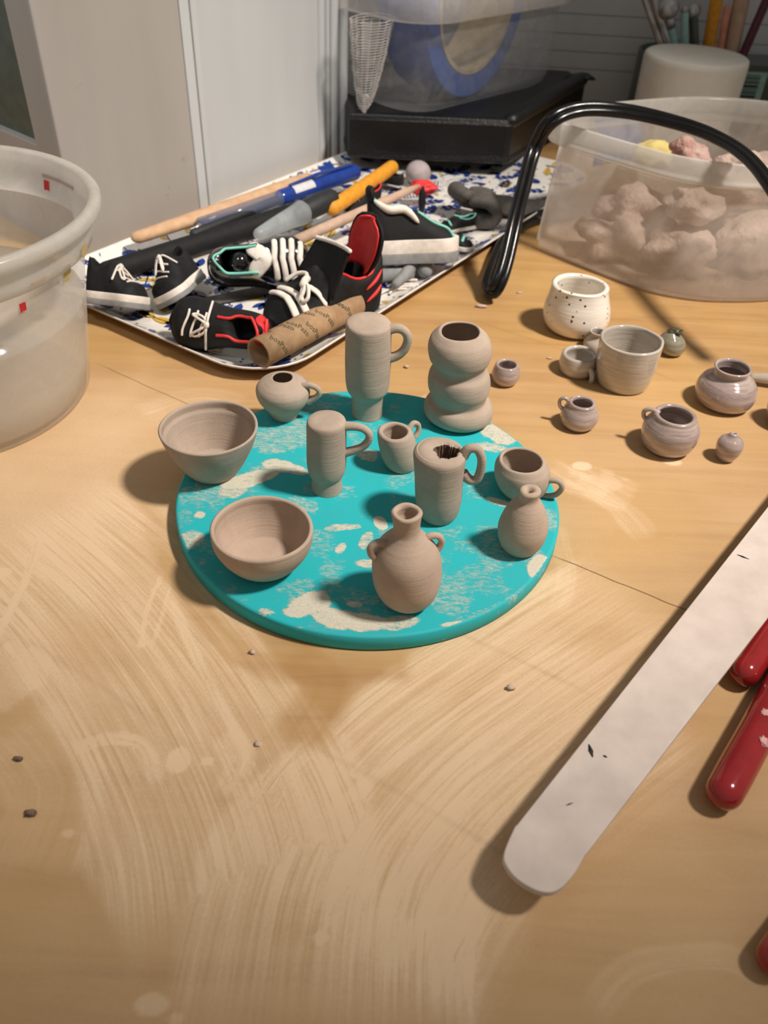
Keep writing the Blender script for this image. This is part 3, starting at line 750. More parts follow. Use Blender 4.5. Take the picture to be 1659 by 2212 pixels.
tb = make_pot('bottle', 'glossy olive-grey ball bottle behind the big grey cup', 'bottle', 1449, 762, 0,
         [(762, 16), (757, 25), (747, 30), (737, 29), (729, 24), (722, 16), (717, 9)], M['glaze_green'], wall=.05, lean=-10, seed=26, group=G2)
obj('dark_lip', blob(.24, 6, 3, .3, (1, .8, .35)), M['olive_dark'], tb, loc=(-.06, 0, .84))
make_pot('jar', 'wide-shouldered grey glazed jar with flared collar, near the right edge', 'jar', 1560, 870, 0,
         [(870, 45), (862, 57), (851, 63), (838, 64), (823, 57), (813, 44), (807, 36), (801, 36), (794, 40)], M['glaze'], wall=.1, lean=-4, seed=27, group=G2)
make_pot('cup', 'small grey-mauve glazed cup with a ring handle at its left', 'cup', 1247, 918, 0,
         [(918, 29), (909, 38), (896, 41), (883, 36), (875, 30), (870, 29)], M['glaze'], wall=.12, seed=28, group=G2,
         handles=[dict(az=165, r=.055, pts=[(1232, 870), (1220, 860), (1210, 864), (1209, 876), (1218, 886)])])
make_pot('jar', 'grey-mauve glazed round jar with a banded shoulder and stub handle at its left', 'jar', 1437, 966, 0,
         [(966, 39), (956, 53), (939, 60), (922, 60), (909, 52), (901, 46), (897, 45)], M['glaze'], wall=.14, seed=29, group=G2,
         handles=[dict(az=160, r=.065, pts=[(1424, 893), (1406, 884), (1392, 888), (1391, 900), (1402, 910)])])
make_pot('vase', 'tiniest acorn-shaped glazed vase with pinhole mouth, right of the banded jar', 'vase', 1566, 990, 0,
         [(990, 17), (976, 25), (961, 28), (951, 24), (943, 13), (938, 9)], M['glaze'], mouth=.045, wall=.12, seed=30, group=G2)
make_pot('pot', 'glazed round pot cut off by the right edge of the picture', 'pot', 1697, 915, 0,
         [(915, 35), (900, 46), (880, 50), (862, 42), (850, 34), (842, 35)], M['glaze'], wall=.1, seed=31, group=G2)
# ragged clay tears and the olive bottle's dark lip
def hole_patch(t, px, py, r, mat, name, seed, squash, lift=0):
    q = T(px, py, 0)
    return None
# ladle-like rod at the right edge
a = T(1626, 815, .25); b_ = T(1700, 822, .3)
o = obj('clay_rod', tube([a, a.lerp(b_, .3), b_], [.13, .17, .2], 18, round_end=True), M['glaze_pale'])
tag(o, 'pale glazed rod lying beside the wide-shouldered jar at the right edge', 'rod')

# ================================================================== TRAY
TU = Vector((math.cos(math.radians(57.3)), math.sin(math.radians(57.3)), 0)); TN = Vector((-TU.y, TU.x, 0))
U0, U1, NA, NB, CR = 2.35, 28.3, 5.55, 17.2, 2.3
def tray_sd(u, n):
    """distance inside the rounded outline"""
    cu, cn = (U0+U1)/2, (NA+NB)/2; hu, hn = (U1-U0)/2-CR, (NB-NA)/2-CR
    qx = abs(u-cu)-hu; qy = abs(n-cn)-hn
    d = math.hypot(max(qx, 0), max(qy, 0))+min(max(qx, qy), 0)-CR
    return -d
TB = .14
def tray_z(u, n):
    d = tray_sd(u, n); t = max(0, min(1, 1-d/1.05)); return TB+.42*t*t
def outline(off, k=10):
    pts = []
    cu, cn = (U0+U1)/2, (NA+NB)/2; hu, hn = (U1-U0)/2-CR, (NB-NA)/2-CR; r = CR-off
    for (sx, sy, a0) in ((1, 1, 0), (-1, 1, 90), (-1, -1, 180), (1, -1, 270)):
        for i in range(k+1):
            a = math.radians(a0+90*i/k); pts.append((cu+sx*hu+r*math.cos(a), cn+sy*hn+r*math.sin(a)))
    return pts
V, F = [], []
offs = [(0.06, .02, 1), (0, .5, 1), (0.0, None, 0)]
rings = []
def addring(off, z):
    pts = outline(off); idx = []
    for u, n in pts:
        p = TU*u+TN*n; idx.append(len(V)); V.append((p.x, p.y, z if z is not None else tray_z(u, n)))
    rings.append(idx)
addring(1.0, 0.0); addring(.75, 0.02); addring(.0, .46); addring(-.02, .52)
for o_ in (0.015, .1, .25, .4, .55, .7, .85, 1.0, 1.15, 1.5, 2.2): addring(o_, None)
for A, B in zip(rings, rings[1:]):
    n = len(A)
    for k in range(n): F.append((A[k], A[(k+1) % n], B[(k+1) % n], B[k]))
F.append(tuple(rings[-1])); F.append(tuple(rings[0])[::-1])
fm = [2 if i < 3*len(rings[0]) else 0 for i in range(len(F)-2)]+[0, 2]
# printed foliage: thin inked shapes following the tray surface, part of the same skin
def decal(poly, mi, lift=.026):
    n0 = len(V)
    for (u, n) in poly:
        p = TU*u+TN*n; V.append((p.x, p.y, tray_z(u, n)+lift))
    F.append(tuple(range(n0, n0+len(poly)))); fm.append(mi)
def ok(u, n): return tray_sd(u, n) > .09
def leaf(u, n, a, L, w, mi):
    c, s = math.cos(a), math.sin(a); up, dn = [], []
    for i in range(7):
        t = i/6; ww = w*math.sin(PI*min(1, t*.95+.03))**.8
        up.append((u+c*L*t-s*ww, n+s*L*t+c*ww)); dn.append((u+c*L*t+s*ww, n+s*L*t-c*ww))
    for i in range(6):
        q = [up[i], up[i+1], dn[i+1], dn[i]]
        if all(ok(*x) for x in q): decal(q[::-1], mi)
def line(pts, w, mi):
    c = catmull([(p[0], p[1], 0) for p in pts], 5)
    for a, b in zip(c, c[1:]):
        d = (b-a); 
        if d.length < 1e-6: continue
        d.normalize(); s = Vector((-d.y, d.x, 0))*w
        q = [(a+s)[:2], (b+s)[:2], (b-s)[:2], (a-s)[:2]]
        if all(ok(*x) for x in q): decal(q[::-1], mi)
def ring(u, n, r, mi, w=.025):
    line([(u+r*math.cos(i*PI/4), n+r*math.sin(i*PI/4)) for i in range(9)], w, mi)
def sprig(u, n, a, L, mi, k=4, size=.36, w=.125):
    c, s = math.cos(a), math.sin(a)
    line([(u, n), (u+c*L*.5-s*.1, n+s*L*.5+c*.1), (u+c*L, n+s*L)], .028, mi)
    for i in range(k):
        t = (i+.6)/k; x, y = u+c*L*t, n+s*L*t
        leaf(x, y, a+.9, size*(1.1-.3*t), w, mi); leaf(x, y, a-.9, size*(1.1-.3*t), w, mi)
    leaf(u+c*L, n+s*L, a, size, w, mi)
def comb(u, n, a, mi):
    c, s = math.cos(a), math.sin(a)
    line([(u, n), (u+c*.9, n+s*.9)], .025, mi)
    for i in range(6):
        t = .1+i*.15; x, y = u+c*t, n+s*t
        line([(x, y), (x-s*.45+c*.1, y+c*.45+s*.1)], .025, mi)
def flower(u, n, a, mi, mj):
    for i in range(5):
        leaf(u, n, a+(i-2)*.5, .6, .13, mi)
    line([(u-math.cos(a)*.7, n-math.sin(a)*.7), (u, n)], .03, mi); leaf(u-math.cos(a)*.4, n-math.sin(a)*.4, a+1.2, .4, .1, mj)
def un(px, py, z=.2):
    p = T(px, py, z); return p.dot(TU), p.dot(TN)
R_ = random.Random(5)
kinds = 0
uu = U0+.3
while uu < U1-.3:
    nn = NA+.3
    while nn < NB-.3:
        u = uu+R_.uniform(-.25, .25); n = nn+R_.uniform(-.25, .25); a = R_.uniform(0, 6.28); q = R_.random()
        if q < .30: sprig(u, n, a, .95, 1, 3)
        elif q < .42: flower(u, n, a, 1, 3)
        elif q < .52: comb(u, n, a, 1)
        elif q < .62: ring(u, n, .12, 1); ring(u+.4, n+.2, .09, 1)
        elif q < .74: leaf(u, n, a, .9, .2, 3); line([(u, n), (u+.9*math.cos(a), n+.9*math.sin(a))], .02, 1)
        elif q < .85: leaf(u, n, a, .75, .17, 1); leaf(u, n, a+.8, .6, .15, 1)
        else:
            sprig(u, n, a, .7, 3, 2, .3, .08); leaf(u+.3, n, a+2, .5, .13, 1)
        for _ in range(2):
            x, y = u+R_.uniform(-.6, .6), n+R_.uniform(-.6, .6)
            leaf(x, y, 0, .1, .05, 1)
        nn += 1.0
    uu += 1.05
def tm(name, c, r=.22):
    mt, nt, b = newmat(name); v = coords(nt)
    nt.links.new(ramp(nt, noise(nt, v, 3, 3), [(.3, c), (.7, tuple(x*.9 for x in c[:3])+(1,))]), b.inputs['Base Color']); b.inputs['Roughness'].default_value = r
    return mt
tray = obj('tray', (V, F), None, smooth=False, mats=[tm('tray_white', srgb(226, 222, 214)), tm('tray_blue_print', srgb(40, 66, 136)), tm('tray_edge', srgb(190, 172, 160), .4), tm('tray_yellow_print', srgb(208, 172, 70))], idx=fm)
tag(tray, 'shallow white serving tray printed with blue and yellow foliage, against the wall', 'tray')
for p in tray.data.polygons:
    if len(p.vertices) == 4: p.use_smooth = True

TZ = TB+.015
# ================================================================== MINIATURE SHOES
def shoe(name, label, heel, toe, Wd, H, roll=0, zref=.5, upper='black', sole='white', outsole='grey', trim=None, laces=None, tongue=None,
         stripes=0, opening=True, length=None, lift=0, heel_patch=None, tongue_h=.5, extra=None, head_off=0, pitch=0, sole_h=.16, lace_mat='white', group='miniature clay shoes on the tray', collar_drop=0.3, toe_h=.46, ank=(.5, .8), op=(.05, .44)):
    A = T(heel[0], heel[1], zref); B = T(toe[0], toe[1], zref); d = B-A; L = length or d.length
    head = math.atan2(d.y, d.x)+head_off
    t = thing(name, label, 'shoe', (A.x, A.y, TZ), (roll, pitch, head), group)
    def wid(u):
        e = 1-abs(2*u-1)**5
        return Wd*(.80+.34*sstep(.35, .8, u)-.12*sstep(.8, 1, u))*max(.0, e)**.42
    def top(u):
        h = H*(1-collar_drop*math.sin(PI*min(1, u/.5))) if u < ank[0]*.9 else H*((1-collar_drop*math.sin(PI*min(1, ank[0]*1.8)))-((1-collar_drop*math.sin(PI*min(1, ank[0]*1.8)))-toe_h)*sstep(ank[0]*.9, ank[1], u))
        return h*(1-.5*sstep(.86, 1.0, u))*(1-.12*sstep(.1, 0, u))
    def cav(u): return float(sstep(op[0], op[0]+.07, u)*(1-sstep(op[1], op[1]+.1, u))) if opening else 0.0
    def sec(u, s):
        u = float(min(1, max(0, u))); w = float(wid(u)); h = float(top(u)); c = cav(u)
        key = [(0, 0), (w*.8, 0), (w*.99, .08*h), (w*1.0, .35*h), (w*(.9-.02*c), .68*h), (w*(.62+.14*c), .93*h), (w*(.42+.2*c), h*(.99-.02*c)), (w*(.28+.22*c), h*(1.02-.35*c)), (w*(.14+.3*c), h*(1.03-.7*c)), (0, h*(1.04-.78*c))]
        x = s*(len(key)-1); i = min(len(key)-2, int(x)); f = x-i
        return Vector((u*L, key[i][0]*(1-f)+key[i+1][0]*f, key[i][1]*(1-f)+key[i+1][1]*f))
    V, F = [], []; nu, ns = 34, 19
    for i in range(nu+1):
        u = .5-.5*math.cos(PI*i/nu)
        for j in range(ns): V.append(tuple(sec(u, j/(ns-1))))
        for j in range(ns-2, 0, -1):
            p = sec(u, j/(ns-1)); V.append((p.x, -p.y, p.z))
    R = 2*ns-2
    for i in range(nu):
        for j in range(R): F.append((i*R+j, i*R+(j+1) % R, (i+1)*R+(j+1) % R, (i+1)*R+j))
    F.append(tuple(range(R))); F.append(tuple(nu*R+k for k in range(R)))
    obj('upper', (V, F), M[upper], t)
    def surf(u, v, out=.02):
        """v in -1..1 across the top, 0 = ridge"""
        s = 1-.62*abs(v); p = sec(u, s); p2 = sec(u, max(0, s-.03)); nrm = Vector((0, p.z-p2.z, -(p.y-p2.y))) if False else Vector((0, p.y, p.z-.35*top(u)))
        nrm = Vector((0, nrm.y, nrm.z)).normalized(); p = p+nrm*out
        return Vector((p.x, p.y if v >= 0 else -p.y, p.z))
    def strip(s0, z0, z1, mat, nm, grow):
        pts = [];
        for i in range(41):
            u = .5-.5*math.cos(PI*i/40); pts.append((u*L*(1+grow/L*2)-grow, wid(u)*1.0+grow))
        ol = [(x, y) for x, y in pts]+[(x, -y) for x, y in reversed(pts)]
        obj(nm, extr(ol, z0, z1), M[mat], t, bevel=.03, smooth=True)
    if sole: strip(0, -.02, sole_h, sole, 'sole', .045)
    if outsole: strip(0, -.02-sole_h*.75, -.015, outsole, 'outsole', .06)
    if trim:
        pts = [sec(u, .66)+Vector((0, .0, .02)) for u in np.linspace(.12, .46, 9)]
        pts = [Vector((p.x, -p.y, p.z)) for p in reversed(pts)]+[sec(.045, .8)+Vector((0, 0, .04))]+pts
        obj('collar_trim', tube(catmull(pts, 4), .05 if Wd > .5 else .035, 8), M[trim], t, smooth=True)
    if tongue:
        th = tongue_h; V, F = [], []
        nx_, ny_ = 8, 8
        for i in range(nx_+1):
            a = i/nx_
            for j in range(ny_+1):
                b2 = j/ny_*2-1; w = Wd*.6*(1-.35*a**3)*(1 if a < .8 else math.sqrt(max(0, 1-((a-.8)/.25)**2)))
                V.append((L*(.56-.16*a)-th*a*.28+.06*b2*b2, w*b2, H*.55+th*a-.05*b2*b2))
        for i in range(nx_):
            for j in range(ny_):
                p = i*(ny_+1)+j; F.append((p, p+1, p+ny_+2, p+ny_+1))
        o = obj('tongue', (V, F), M[tongue], t); so = o.modifiers.new('th', 'SOLIDIFY'); so.thickness = .06*CM; so.offset = 0
    if stripes:
        for k in range(stripes):
            u = (.62 if stripes > 2 else .77)+.085*k if stripes > 1 else .65
            pts = [surf(u+.03*abs(v), v, .03) for v in np.linspace(-.75, .75, 9)]
            obj('lace_bar', tube(catmull(pts, 3), [.1*(Wd/.8)]*(8*3+1), 10, flat=.55, round_end=True), M[lace_mat], t)
    if laces:
        R2 = random.Random(laces)
        r = .032*(Wd/.5)**.6
        c = surf(.55, 0, .05)
        for k in range(3):
            pts = [surf(.6+.09*k+.03*math.sin(v*3), v, .045) for v in np.linspace(-.55, .55, 7)]
            obj('lace', tube(catmull(pts, 4), r, 8, round_end=True), M[lace_mat], t)
        for k in range(4):
            a = R2.uniform(-.4, .4)+(k-1.5)*1.1; l_ = Wd*R2.uniform(.7, 1.0)
            dx, dy = math.cos(a)*.5, math.sin(a)
            p0 = c; 
            if k in (0, 3): pts = [p0, surf(.55+dx*.06, dy*.4, .08), surf(.57+dx*.12, dy*.95, .06)]
            else:
                pts = [p0, surf(.6, dy*.35, .14), surf(.7, dy*.8, .10), surf(.66, dy*1.0, .06), surf(.58, dy*.7, .08), p0]
            obj('lace_loop', tube(catmull(pts, 6), r, 8, round_end=True), M[lace_mat], t)
        obj('lace_knot', blob(r*2.4, laces, 3, .15), M[lace_mat], t, loc=tuple(c+Vector((0, 0, r))))
    if heel_patch:
        V, F = [], []
        for i in range(9):
            for j in range(9):
                u = -.0+.10*i/8; s = .35+.35*j/8
                p = sec(u, s); V.append((p.x-.035, p.y*1.03, p.z))
        for i in range(8):
            for j in range(8): p = i*9+j; F.append((p, p+1, p+10, p+9))
        V2 = [(x, -y, z) for x, y, z in V]
        o = obj('heel_tab', join((V, F), (V2, F), tube([(-.02, -Wd*.45, H*.7), (-.06, 0, H*.78), (-.02, Wd*.45, H*.7)], .06, 8, round_end=True)), M[heel_patch], t)
        so = o.modifiers.new('th', 'SOLIDIFY'); so.thickness = .04*CM
    if extra: extra(t, L, Wd, H, surf, sec, M)
    settle(t, TZ+lift)
    return t

# 1-2 the little pair at the left end
shoe('miniature_shoe', 'black clay mini high-top with white-and-grey sole, leftmost on the tray by the tub', (196, 668), (318, 682), .72, 1.55, roll=-.5, zref=.3, laces=3, tongue='black', sole_h=.24, tongue_h=.2, toe_h=.42, ank=(.45, .75), op=(.08, .3))
shoe('miniature_shoe', 'black clay mini high-top with red tongue, second from left on the tray', (428, 612), (358, 668), .62, 1.4, roll=.55, zref=.4, laces=4, tongue='red', sole_h=.22, tongue_h=.2, toe_h=.45, ank=(.5, .8), op=(.08, .3))
# 3 glossy shoe rolled on its side, opening toward the viewer
def ex3(t, L, Wd, H, surf, sec, M):
    obj('inner_ball', blob(.42, 3, 3, .05), M['black_gloss'], t, loc=(L*.3, -.06, H*.75))
    p = catmull([(L*.44, -.35, H*.9), (L*.52, 0, H*1.02), (L*.44, .35, H*.9)], 5)
    obj('tongue_flap', tube(p, .3, 10, flat=.3, round_end=True), M['white'], t)
shoe('miniature_shoe', 'glossy black clay shoe on its side with mint trim and white lace bars', (452, 592), (668, 580), .88, 1.5, roll=1.0, zref=.9, upper='black_gloss', sole='black', outsole=None, trim='teal', stripes=4, extra=ex3, tongue=None, collar_drop=.1, toe_h=.7, op=(.1, .46), lift=.1)
# 4 front shoe with cream laces and red heel
shoe('miniature_shoe', 'black clay shoe with looping cream laces and red heel, at the front of the tray', (590, 742), (378, 716), .80, 1.35, roll=-1.05, zref=.5, laces=7, trim='red', heel_patch='red', sole=None, outsole=None, tongue='black', tongue_h=.25, toe_h=.6, ank=(.4, .9), op=(.06, .26))
# 5 the big high-top with red tongue
def ex5(t, L, Wd, H, surf, sec, M):
    # tall heel collar: a spoon-shaped flap, red inside, black outside, facing the toe
    def flap(off, k, z0):
        V, F = [], []
        for i in range(13):
            a = i/12
            w = Wd*.72*k*(math.sin(PI*(.16+.66*min(a, .92)))**.6)*(1 if a < .8 else math.sqrt(max(.02, 1-((a-.8)/.21)**2)))
            for j in range(11):
                b2 = j/10*2-1
                V.append((L*.17-.25*a-off+.28*b2*b2*(1-.4*a), w*b2, z0+1.75*a*(1+.02*k)))
        for i in range(12):
            for j in range(10): p = i*11+j; F.append((p, p+1, p+12, p+11))
        return V, F
    o = obj('red_lining', flap(0, .92, H*.72), M['red'], t); so = o.modifiers.new('th', 'SOLIDIFY'); so.thickness = .07*CM; so.offset = 0
    o = obj('heel_collar', flap(.09, 1.08, H*.74), M['black'], t); so = o.modifiers.new('th', 'SOLIDIFY'); so.thickness = .11*CM; so.offset = 0
    # black tongue with white rim
    V, F = [], []
    for i in range(9):
        a = i/8
        for j in range(9):
            b2 = j/8*2-1; V.append((L*(.58-.10*a)-.15*a+.12*b2*b2, Wd*.95*b2*(1-.1*a), H*.62+1.35*a+.25*b2*a))
    for i in range(8):
        for j in range(8): p = i*9+j; F.append((p, p+1, p+10, p+9))
    o = obj('tongue', (V, F), M['black'], t); so = o.modifiers.new('th', 'SOLIDIFY'); so.thickness = .08*CM; so.offset = 0
    top_ = [Vector(V[8*9+j])+Vector((0, 0, .03)) for j in range(9)]
    obj('tongue_rim', tube(catmull(top_, 3), .075, 10, round_end=True), M['white'], t)
    for k in range(2):
        pts = [sec(.06+.02*k, .52-.1*k), sec(.14, .5-.1*k), sec(.24, .47-.1*k)]
        pts = [p+Vector((0, .03, 0)) for p in pts]
        obj('side_stripe', tube(catmull(pts, 4), [.02+.05*math.sin(PI*i/8) for i in range(9)], 8), M['red'], t)
    c = surf(.70, 0, .2)
    # plump bow
    B_ = lambda *o_: [c+Vector(q) for q in o_]
    obj('bow_loop', tube(catmull(B_((0, 0, 0), (.1, .35, .1), (.28, .62, -.12), (.42, .55, -.25), (.32, .3, -.1), (.06, .05, 0)), 5), .065, 10, round_end=True), M['white'], t)
    obj('bow_loop', tube(catmull(B_((0, 0, 0), (-.25, -.3, .12), (-.1, -.62, 0), (.2, -.8, -.25)), 5), .075, 10, round_end=True), M['white'], t)
    obj('bow_tail', tube(catmull(B_((0, 0, 0), (.22, .3, .0), (.5, .45, -.25)), 5), [.075]*10+[.03], 10, round_end=True), M['white'], t)
    obj('bow_knot', tube(B_((-.14, -.1, .08), (0, 0, .12), (.14, .1, .06)), .13, 12, round_end=True), M['white'], t)
    obj('lace_end', tube(catmull(B_((-.05, .25, -.02), (-.2, .55, -.12), (-.3, .85, -.35)), 5), .12, 10, flat=.5, round_end=True), M['white'], t)
shoe('miniature_shoe', 'largest black clay high-top with red lining, white bow and white lace bars', (808, 655), (582, 725), 1.1, 2.2, roll=-.15, zref=.3, toe_h=.5, ank=(.5, .8), stripes=2, op=(.1, .46), trim='red', sole=None, outsole=None, extra=ex5, head_off=.0, lift=.15)
# 6 white-soled high top lying behind
def ex6(t, L, Wd, H, surf, sec, M):
    pts = [sec(.05, .62), sec(.2, .6), sec(.38, .56), sec(.52, .46)]
    pts = [Vector((p.x, -p.y-.05, p.z+.05)) for p in pts]
    obj('side_swoosh', tube(catmull(pts, 5), [.03+.13*math.sin(PI*i/15)**.7 for i in range(16)], 10), M['white'], t)
    o = obj('heel_tab', blob(.4, 2, 3, .1, (.4, 1, .8)), M['black'], t, loc=(.12, 0, H*.93))
    pts = [Vector((p.x, -p.y-.04, p.z)) for p in (sec(.55, .75), sec(.7, .6), sec(.86, .55), sec(.95, .4))]
    obj('mint_piping', tube(catmull(pts, 5), .06, 8, round_end=True), M['teal'], t)
shoe('miniature_shoe', 'black clay high-top with broad white sole and mint edging, behind the red-lined shoe', (795, 590), (980, 578), .8, 2.3, roll=-.25, zref=.3, toe_h=.36, ank=(.35, .95), trim='teal', sole_h=.5, extra=ex6, lift=.35, outsole='grey', tongue='black', tongue_h=.3)
# 7-8 small dark pair further back
shoe('miniature_shoe', 'tiny black clay shoe with pink crossed laces, beside the orange stick', (818, 418), (742, 450), .42, .65, laces=9, lace_mat='pink', sole=None, outsole=None, trim='red', lift=.2, roll=-.2)
shoe('miniature_shoe', 'tiny plain black clay shoe beneath the far end of the orange stick', (870, 398), (812, 385), .42, .6, laces=None, sole=None, outsole=None, trim=None, lift=.3, stripes=1, lace_mat='pink')
# 9-10 small pair at the right
shoe('miniature_shoe', 'small black clay shoe with mint top, under the dark grey clay hand', (1030, 475), (935, 490), .42, .6, stripes=1, lace_mat='teal', sole='white', outsole=None, trim='teal', roll=.1, sole_h=.14)
shoe('miniature_shoe', 'small black clay shoe with white sole near the right rim of the tray', (958, 520), (1022, 530), .5, .7, stripes=1, lace_mat='teal', sole='white', outsole=None, trim=None, roll=-.2, sole_h=.16)
# ================================================================== OTHER THINGS ON THE TRAY
def rodpx(name, label, cat, p0, z0, p1, z1, r, mat, group=None, n=16, prof=None, flat=1, round_end=True, parts=None):
    A = T(*p0, z0); B = T(*p1, z1); t = thing(name, label, cat, tuple(A), group=group)
    k = 12; pts = [(B-A)*(i/k) for i in range(k+1)]
    rs = [r*(prof(i/k) if prof else 1) for i in range(k+1)]
    obj('shaft', tube(pts, rs, n, flat=flat, round_end=round_end, up=(0, 0, 1)), M[mat], t)
    return t, A, B
# tan wooden modelling tool along the wall side
t, A, B = rodpx('modelling_tool', 'long tan wooden modelling tool with rounded end, nearest the wall', 'tool', (300, 512), .95, (662, 392), 1.25, .40, 'wood', prof=lambda a: .8+.45*a, flat=.7)
# the long black tube
t, A, B = rodpx('round_stick', 'long matte black stick running the length of the tray', 'stick', (232, 588), .62, (640, 458), .72, .40, 'black')
t, A, B = rodpx('dark_rod', 'slim dark rod lying on the long black stick', 'stick', (420, 505), 1.0, (690, 395), 1.05, .2, 'rubber')
# pen
A = T(410, 496, 1.0); B = T(812, 356, 1.2); d = B-A; t = thing('ballpoint_pen', 'ballpoint pen with clear barrel and blue cap, beside the wooden tool', 'pen', tuple(A))
obj('tip', tube([d*0, d*.03, d*.05], [.03, .07, .15], 14), M['steel'], t)
obj('barrel', tube([d*.05, d*.3, d*.62], .33, 20), M['penbarrel'], t)
obj('ink_refill', tube([d*.05, d*.3, d*.6], .09, 10), M['blue'], t)
obj('cap', tube([d*.45, d*.7, d*.86], .36, 20, round_end=True), M['blue'], t)
s = d.normalized(); up_ = Vector((0, 0, 1))
obj('pocket_clip', tube([d*.5+up_*.42, d*.65+up_*.49, d*.84+up_*.4], [.1, .14, .12], 10, flat=.4, up=(0, 0, 1), round_end=True), M['blue'], t)
lat = s.cross(up_).normalized()
V = [];
for i in range(2):
    for j in range(7):
        a = math.radians(20+j*12); V.append(tuple(d*(.50+.11*i)+lat*.37*math.cos(a)+up_*.37*math.sin(a)))
obj('paper_label', (V, [(j, j+1, 8+j, 7+j) for j in range(6)]), M['label'], t)
# rubber grip + cloudy tip
A = T(560, 505, 1.05); B = T(712, 430, 1.35); d = B-A; t = thing('bulb_pipette', 'short bulb tool with cloudy clear nozzle and black rubber end', 'tool', tuple(A))
obj('nozzle', tube([d*0, d*.2, d*.45, d*.6, d*.66], [.24, .33, .42, .5, .3], 24, round_end=True), M['clear'], t)
obj('rubber_grip', tube([d*.6, d*.7, d*.85, d*1.0], [.36, .44, .46, .42], 24, round_end=True), M['rubber'], t)
# orange stick
t, A, B = rodpx('round_stick', 'short thick orange-yellow stick pointing at the back wall', 'stick', (718, 450), 1.1, (846, 362), 1.05, .33, 'orange')
# dowel tool with red ball
A = T(640, 520, 1.15); B = T(905, 402, 1.3); d = B-A; t = thing('dowel', 'thin pinkish wooden dowel lying across the middle of the tray', 'dowel', tuple(A))
obj('shaft', tube([d*0, d*.3, d*.6, d*.9, d*1.0], [.22, .22, .2, .17, .08], 14), M['dowel'], t)
o = obj('clay_pinch', blob(.55, 12, 4, .18, (1.1, .7, .6)), M['red'], loc=tuple(T(915, 405, 1.0))); tag(o, 'small pinched lump of red clay at the tip of the dowel', 'clay lump')
o = obj('leaf_flap', blob(.5, 5, 4, .1, (.35, .5, 1.1)), M['black'], loc=tuple(T(912, 432, .95))); tag(o, 'small upright black clay flap in front of the red lump', 'clay piece')
o = obj('clay_ball', blob(.62, 2, 4, .015, (1, 1, .92)), M['lilac'], loc=tuple(T(903, 374, .72))); settle(o, TZ); tag(o, 'smooth lilac-grey clay ball near the far end of the tray', 'ball')
# small block between the shoes
a = T(672, 560, .6); mw = Matrix.Translation(a) @ Matrix.Rotation(.5, 4, 'Z')
o = obj('wooden_offcut', box(-.5, .5, -.28, .28, -.4, .35), M['wood'], smooth=False, bevel=.05); o.location = a*CM; o.rotation_euler = (0, 0, .4); tag(o, 'small pale wooden block between the glossy shoe and the high-top', 'block'); settle(o, TZ)
# grey flat blade under the shoes
A = T(415, 655, .25); B = T(640, 610, .3); d = B-A
o = obj('metal_blade', tube([d*0, d*.12, d*.5, d], [.25, .36, .38, .34], 14, flat=.14, up=(0, 0, 1), round_end=True), M['dgrey'], loc=tuple(A)); tag(o, 'flat dull grey blade lying under the glossy shoe', 'blade'); settle(o, TZ)
# grey clay pieces at the right of the big shoe
A = T(790, 600, .45); B = T(880, 590, .45); d = B-A
o = obj('clay_coil', tube([d*0, d*.5, d], .3, 16, round_end=True), M['grey'], loc=tuple(A)); tag(o, 'grey clay coil under the white-soled high-top', 'clay coil'); settle(o, TZ)
A = T(850, 625, .3); P2 = [T(850, 625, .35), T(875, 600, .45), T(898, 572, .6), T(915, 582, .5), T(918, 602, .35)]
o = obj('clay_hook', tube(catmull([p-A for p in P2], 5), [.12+.24*(i/20)**.6 for i in range(18)]+[.28, .2, .1], 16), M['grey'], loc=tuple(A)); tag(o, 'grey clay hooked piece resting on the tray rim', 'clay piece'); settle(o, TZ+.1)
# dark grey clay hand with curled fingers
hp = T(1015, 470, .5)
t = thing('clay_hand', 'dark grey sculpted clay hand with curled fingers at the right of the tray', 'clay hand', tuple(hp))
obj('palm', blob(.75, 8, 4, .08, (1.0, .6, .55)), M['dgrey'], t, loc=(.1, 1.0, .75))
obj('thumb', tube(catmull([(-.5, 1.6, .8), (-.7, 1.0, 1.15), (-.25, .5, 1.1)], 5), [.36]*8+[.3]*3, 14, round_end=True), M['dgrey'], t)
for k in range(4):
    y = .9-.42*k
    obj('finger', tube(catmull([(.15, y+.5, .95), (.75, y+.2, 1.0), (1.15, y, .65), (.95, y-.1, .3), (.4, y-.1, .25)], 5), .25, 12, round_end=True), M['dgrey'], t)
settle(t, TZ+.05)
# grey ribbon (flat strip) going under the cable
R3 = [T(1035, 415, .9), T(1090, 425, .75), T(1150, 435, .65), T(1230, 430, .7)]
V, F = [], []
c = catmull(R3, 6)
for i, p in enumerate(c):
    for j in range(9):
        b2 = j/8*2-1; V.append((p.x-b2*.25, p.y+b2*1.25, p.z+.16*math.cos(b2*2.2)+.05*math.sin(i*.7+j)))
for i in range(len(c)-1):
    for j in range(8): q = i*9+j; F.append((q, q+1, q+10, q+9))
o = obj('clay_strip', (V, F), M['dgrey']); so = o.modifiers.new('th', 'SOLIDIFY'); so.thickness = .12*CM
tag(o, 'wide flat grey strip crossing the far right corner of the tray', 'clay strip'); settle(o, TZ+.12)
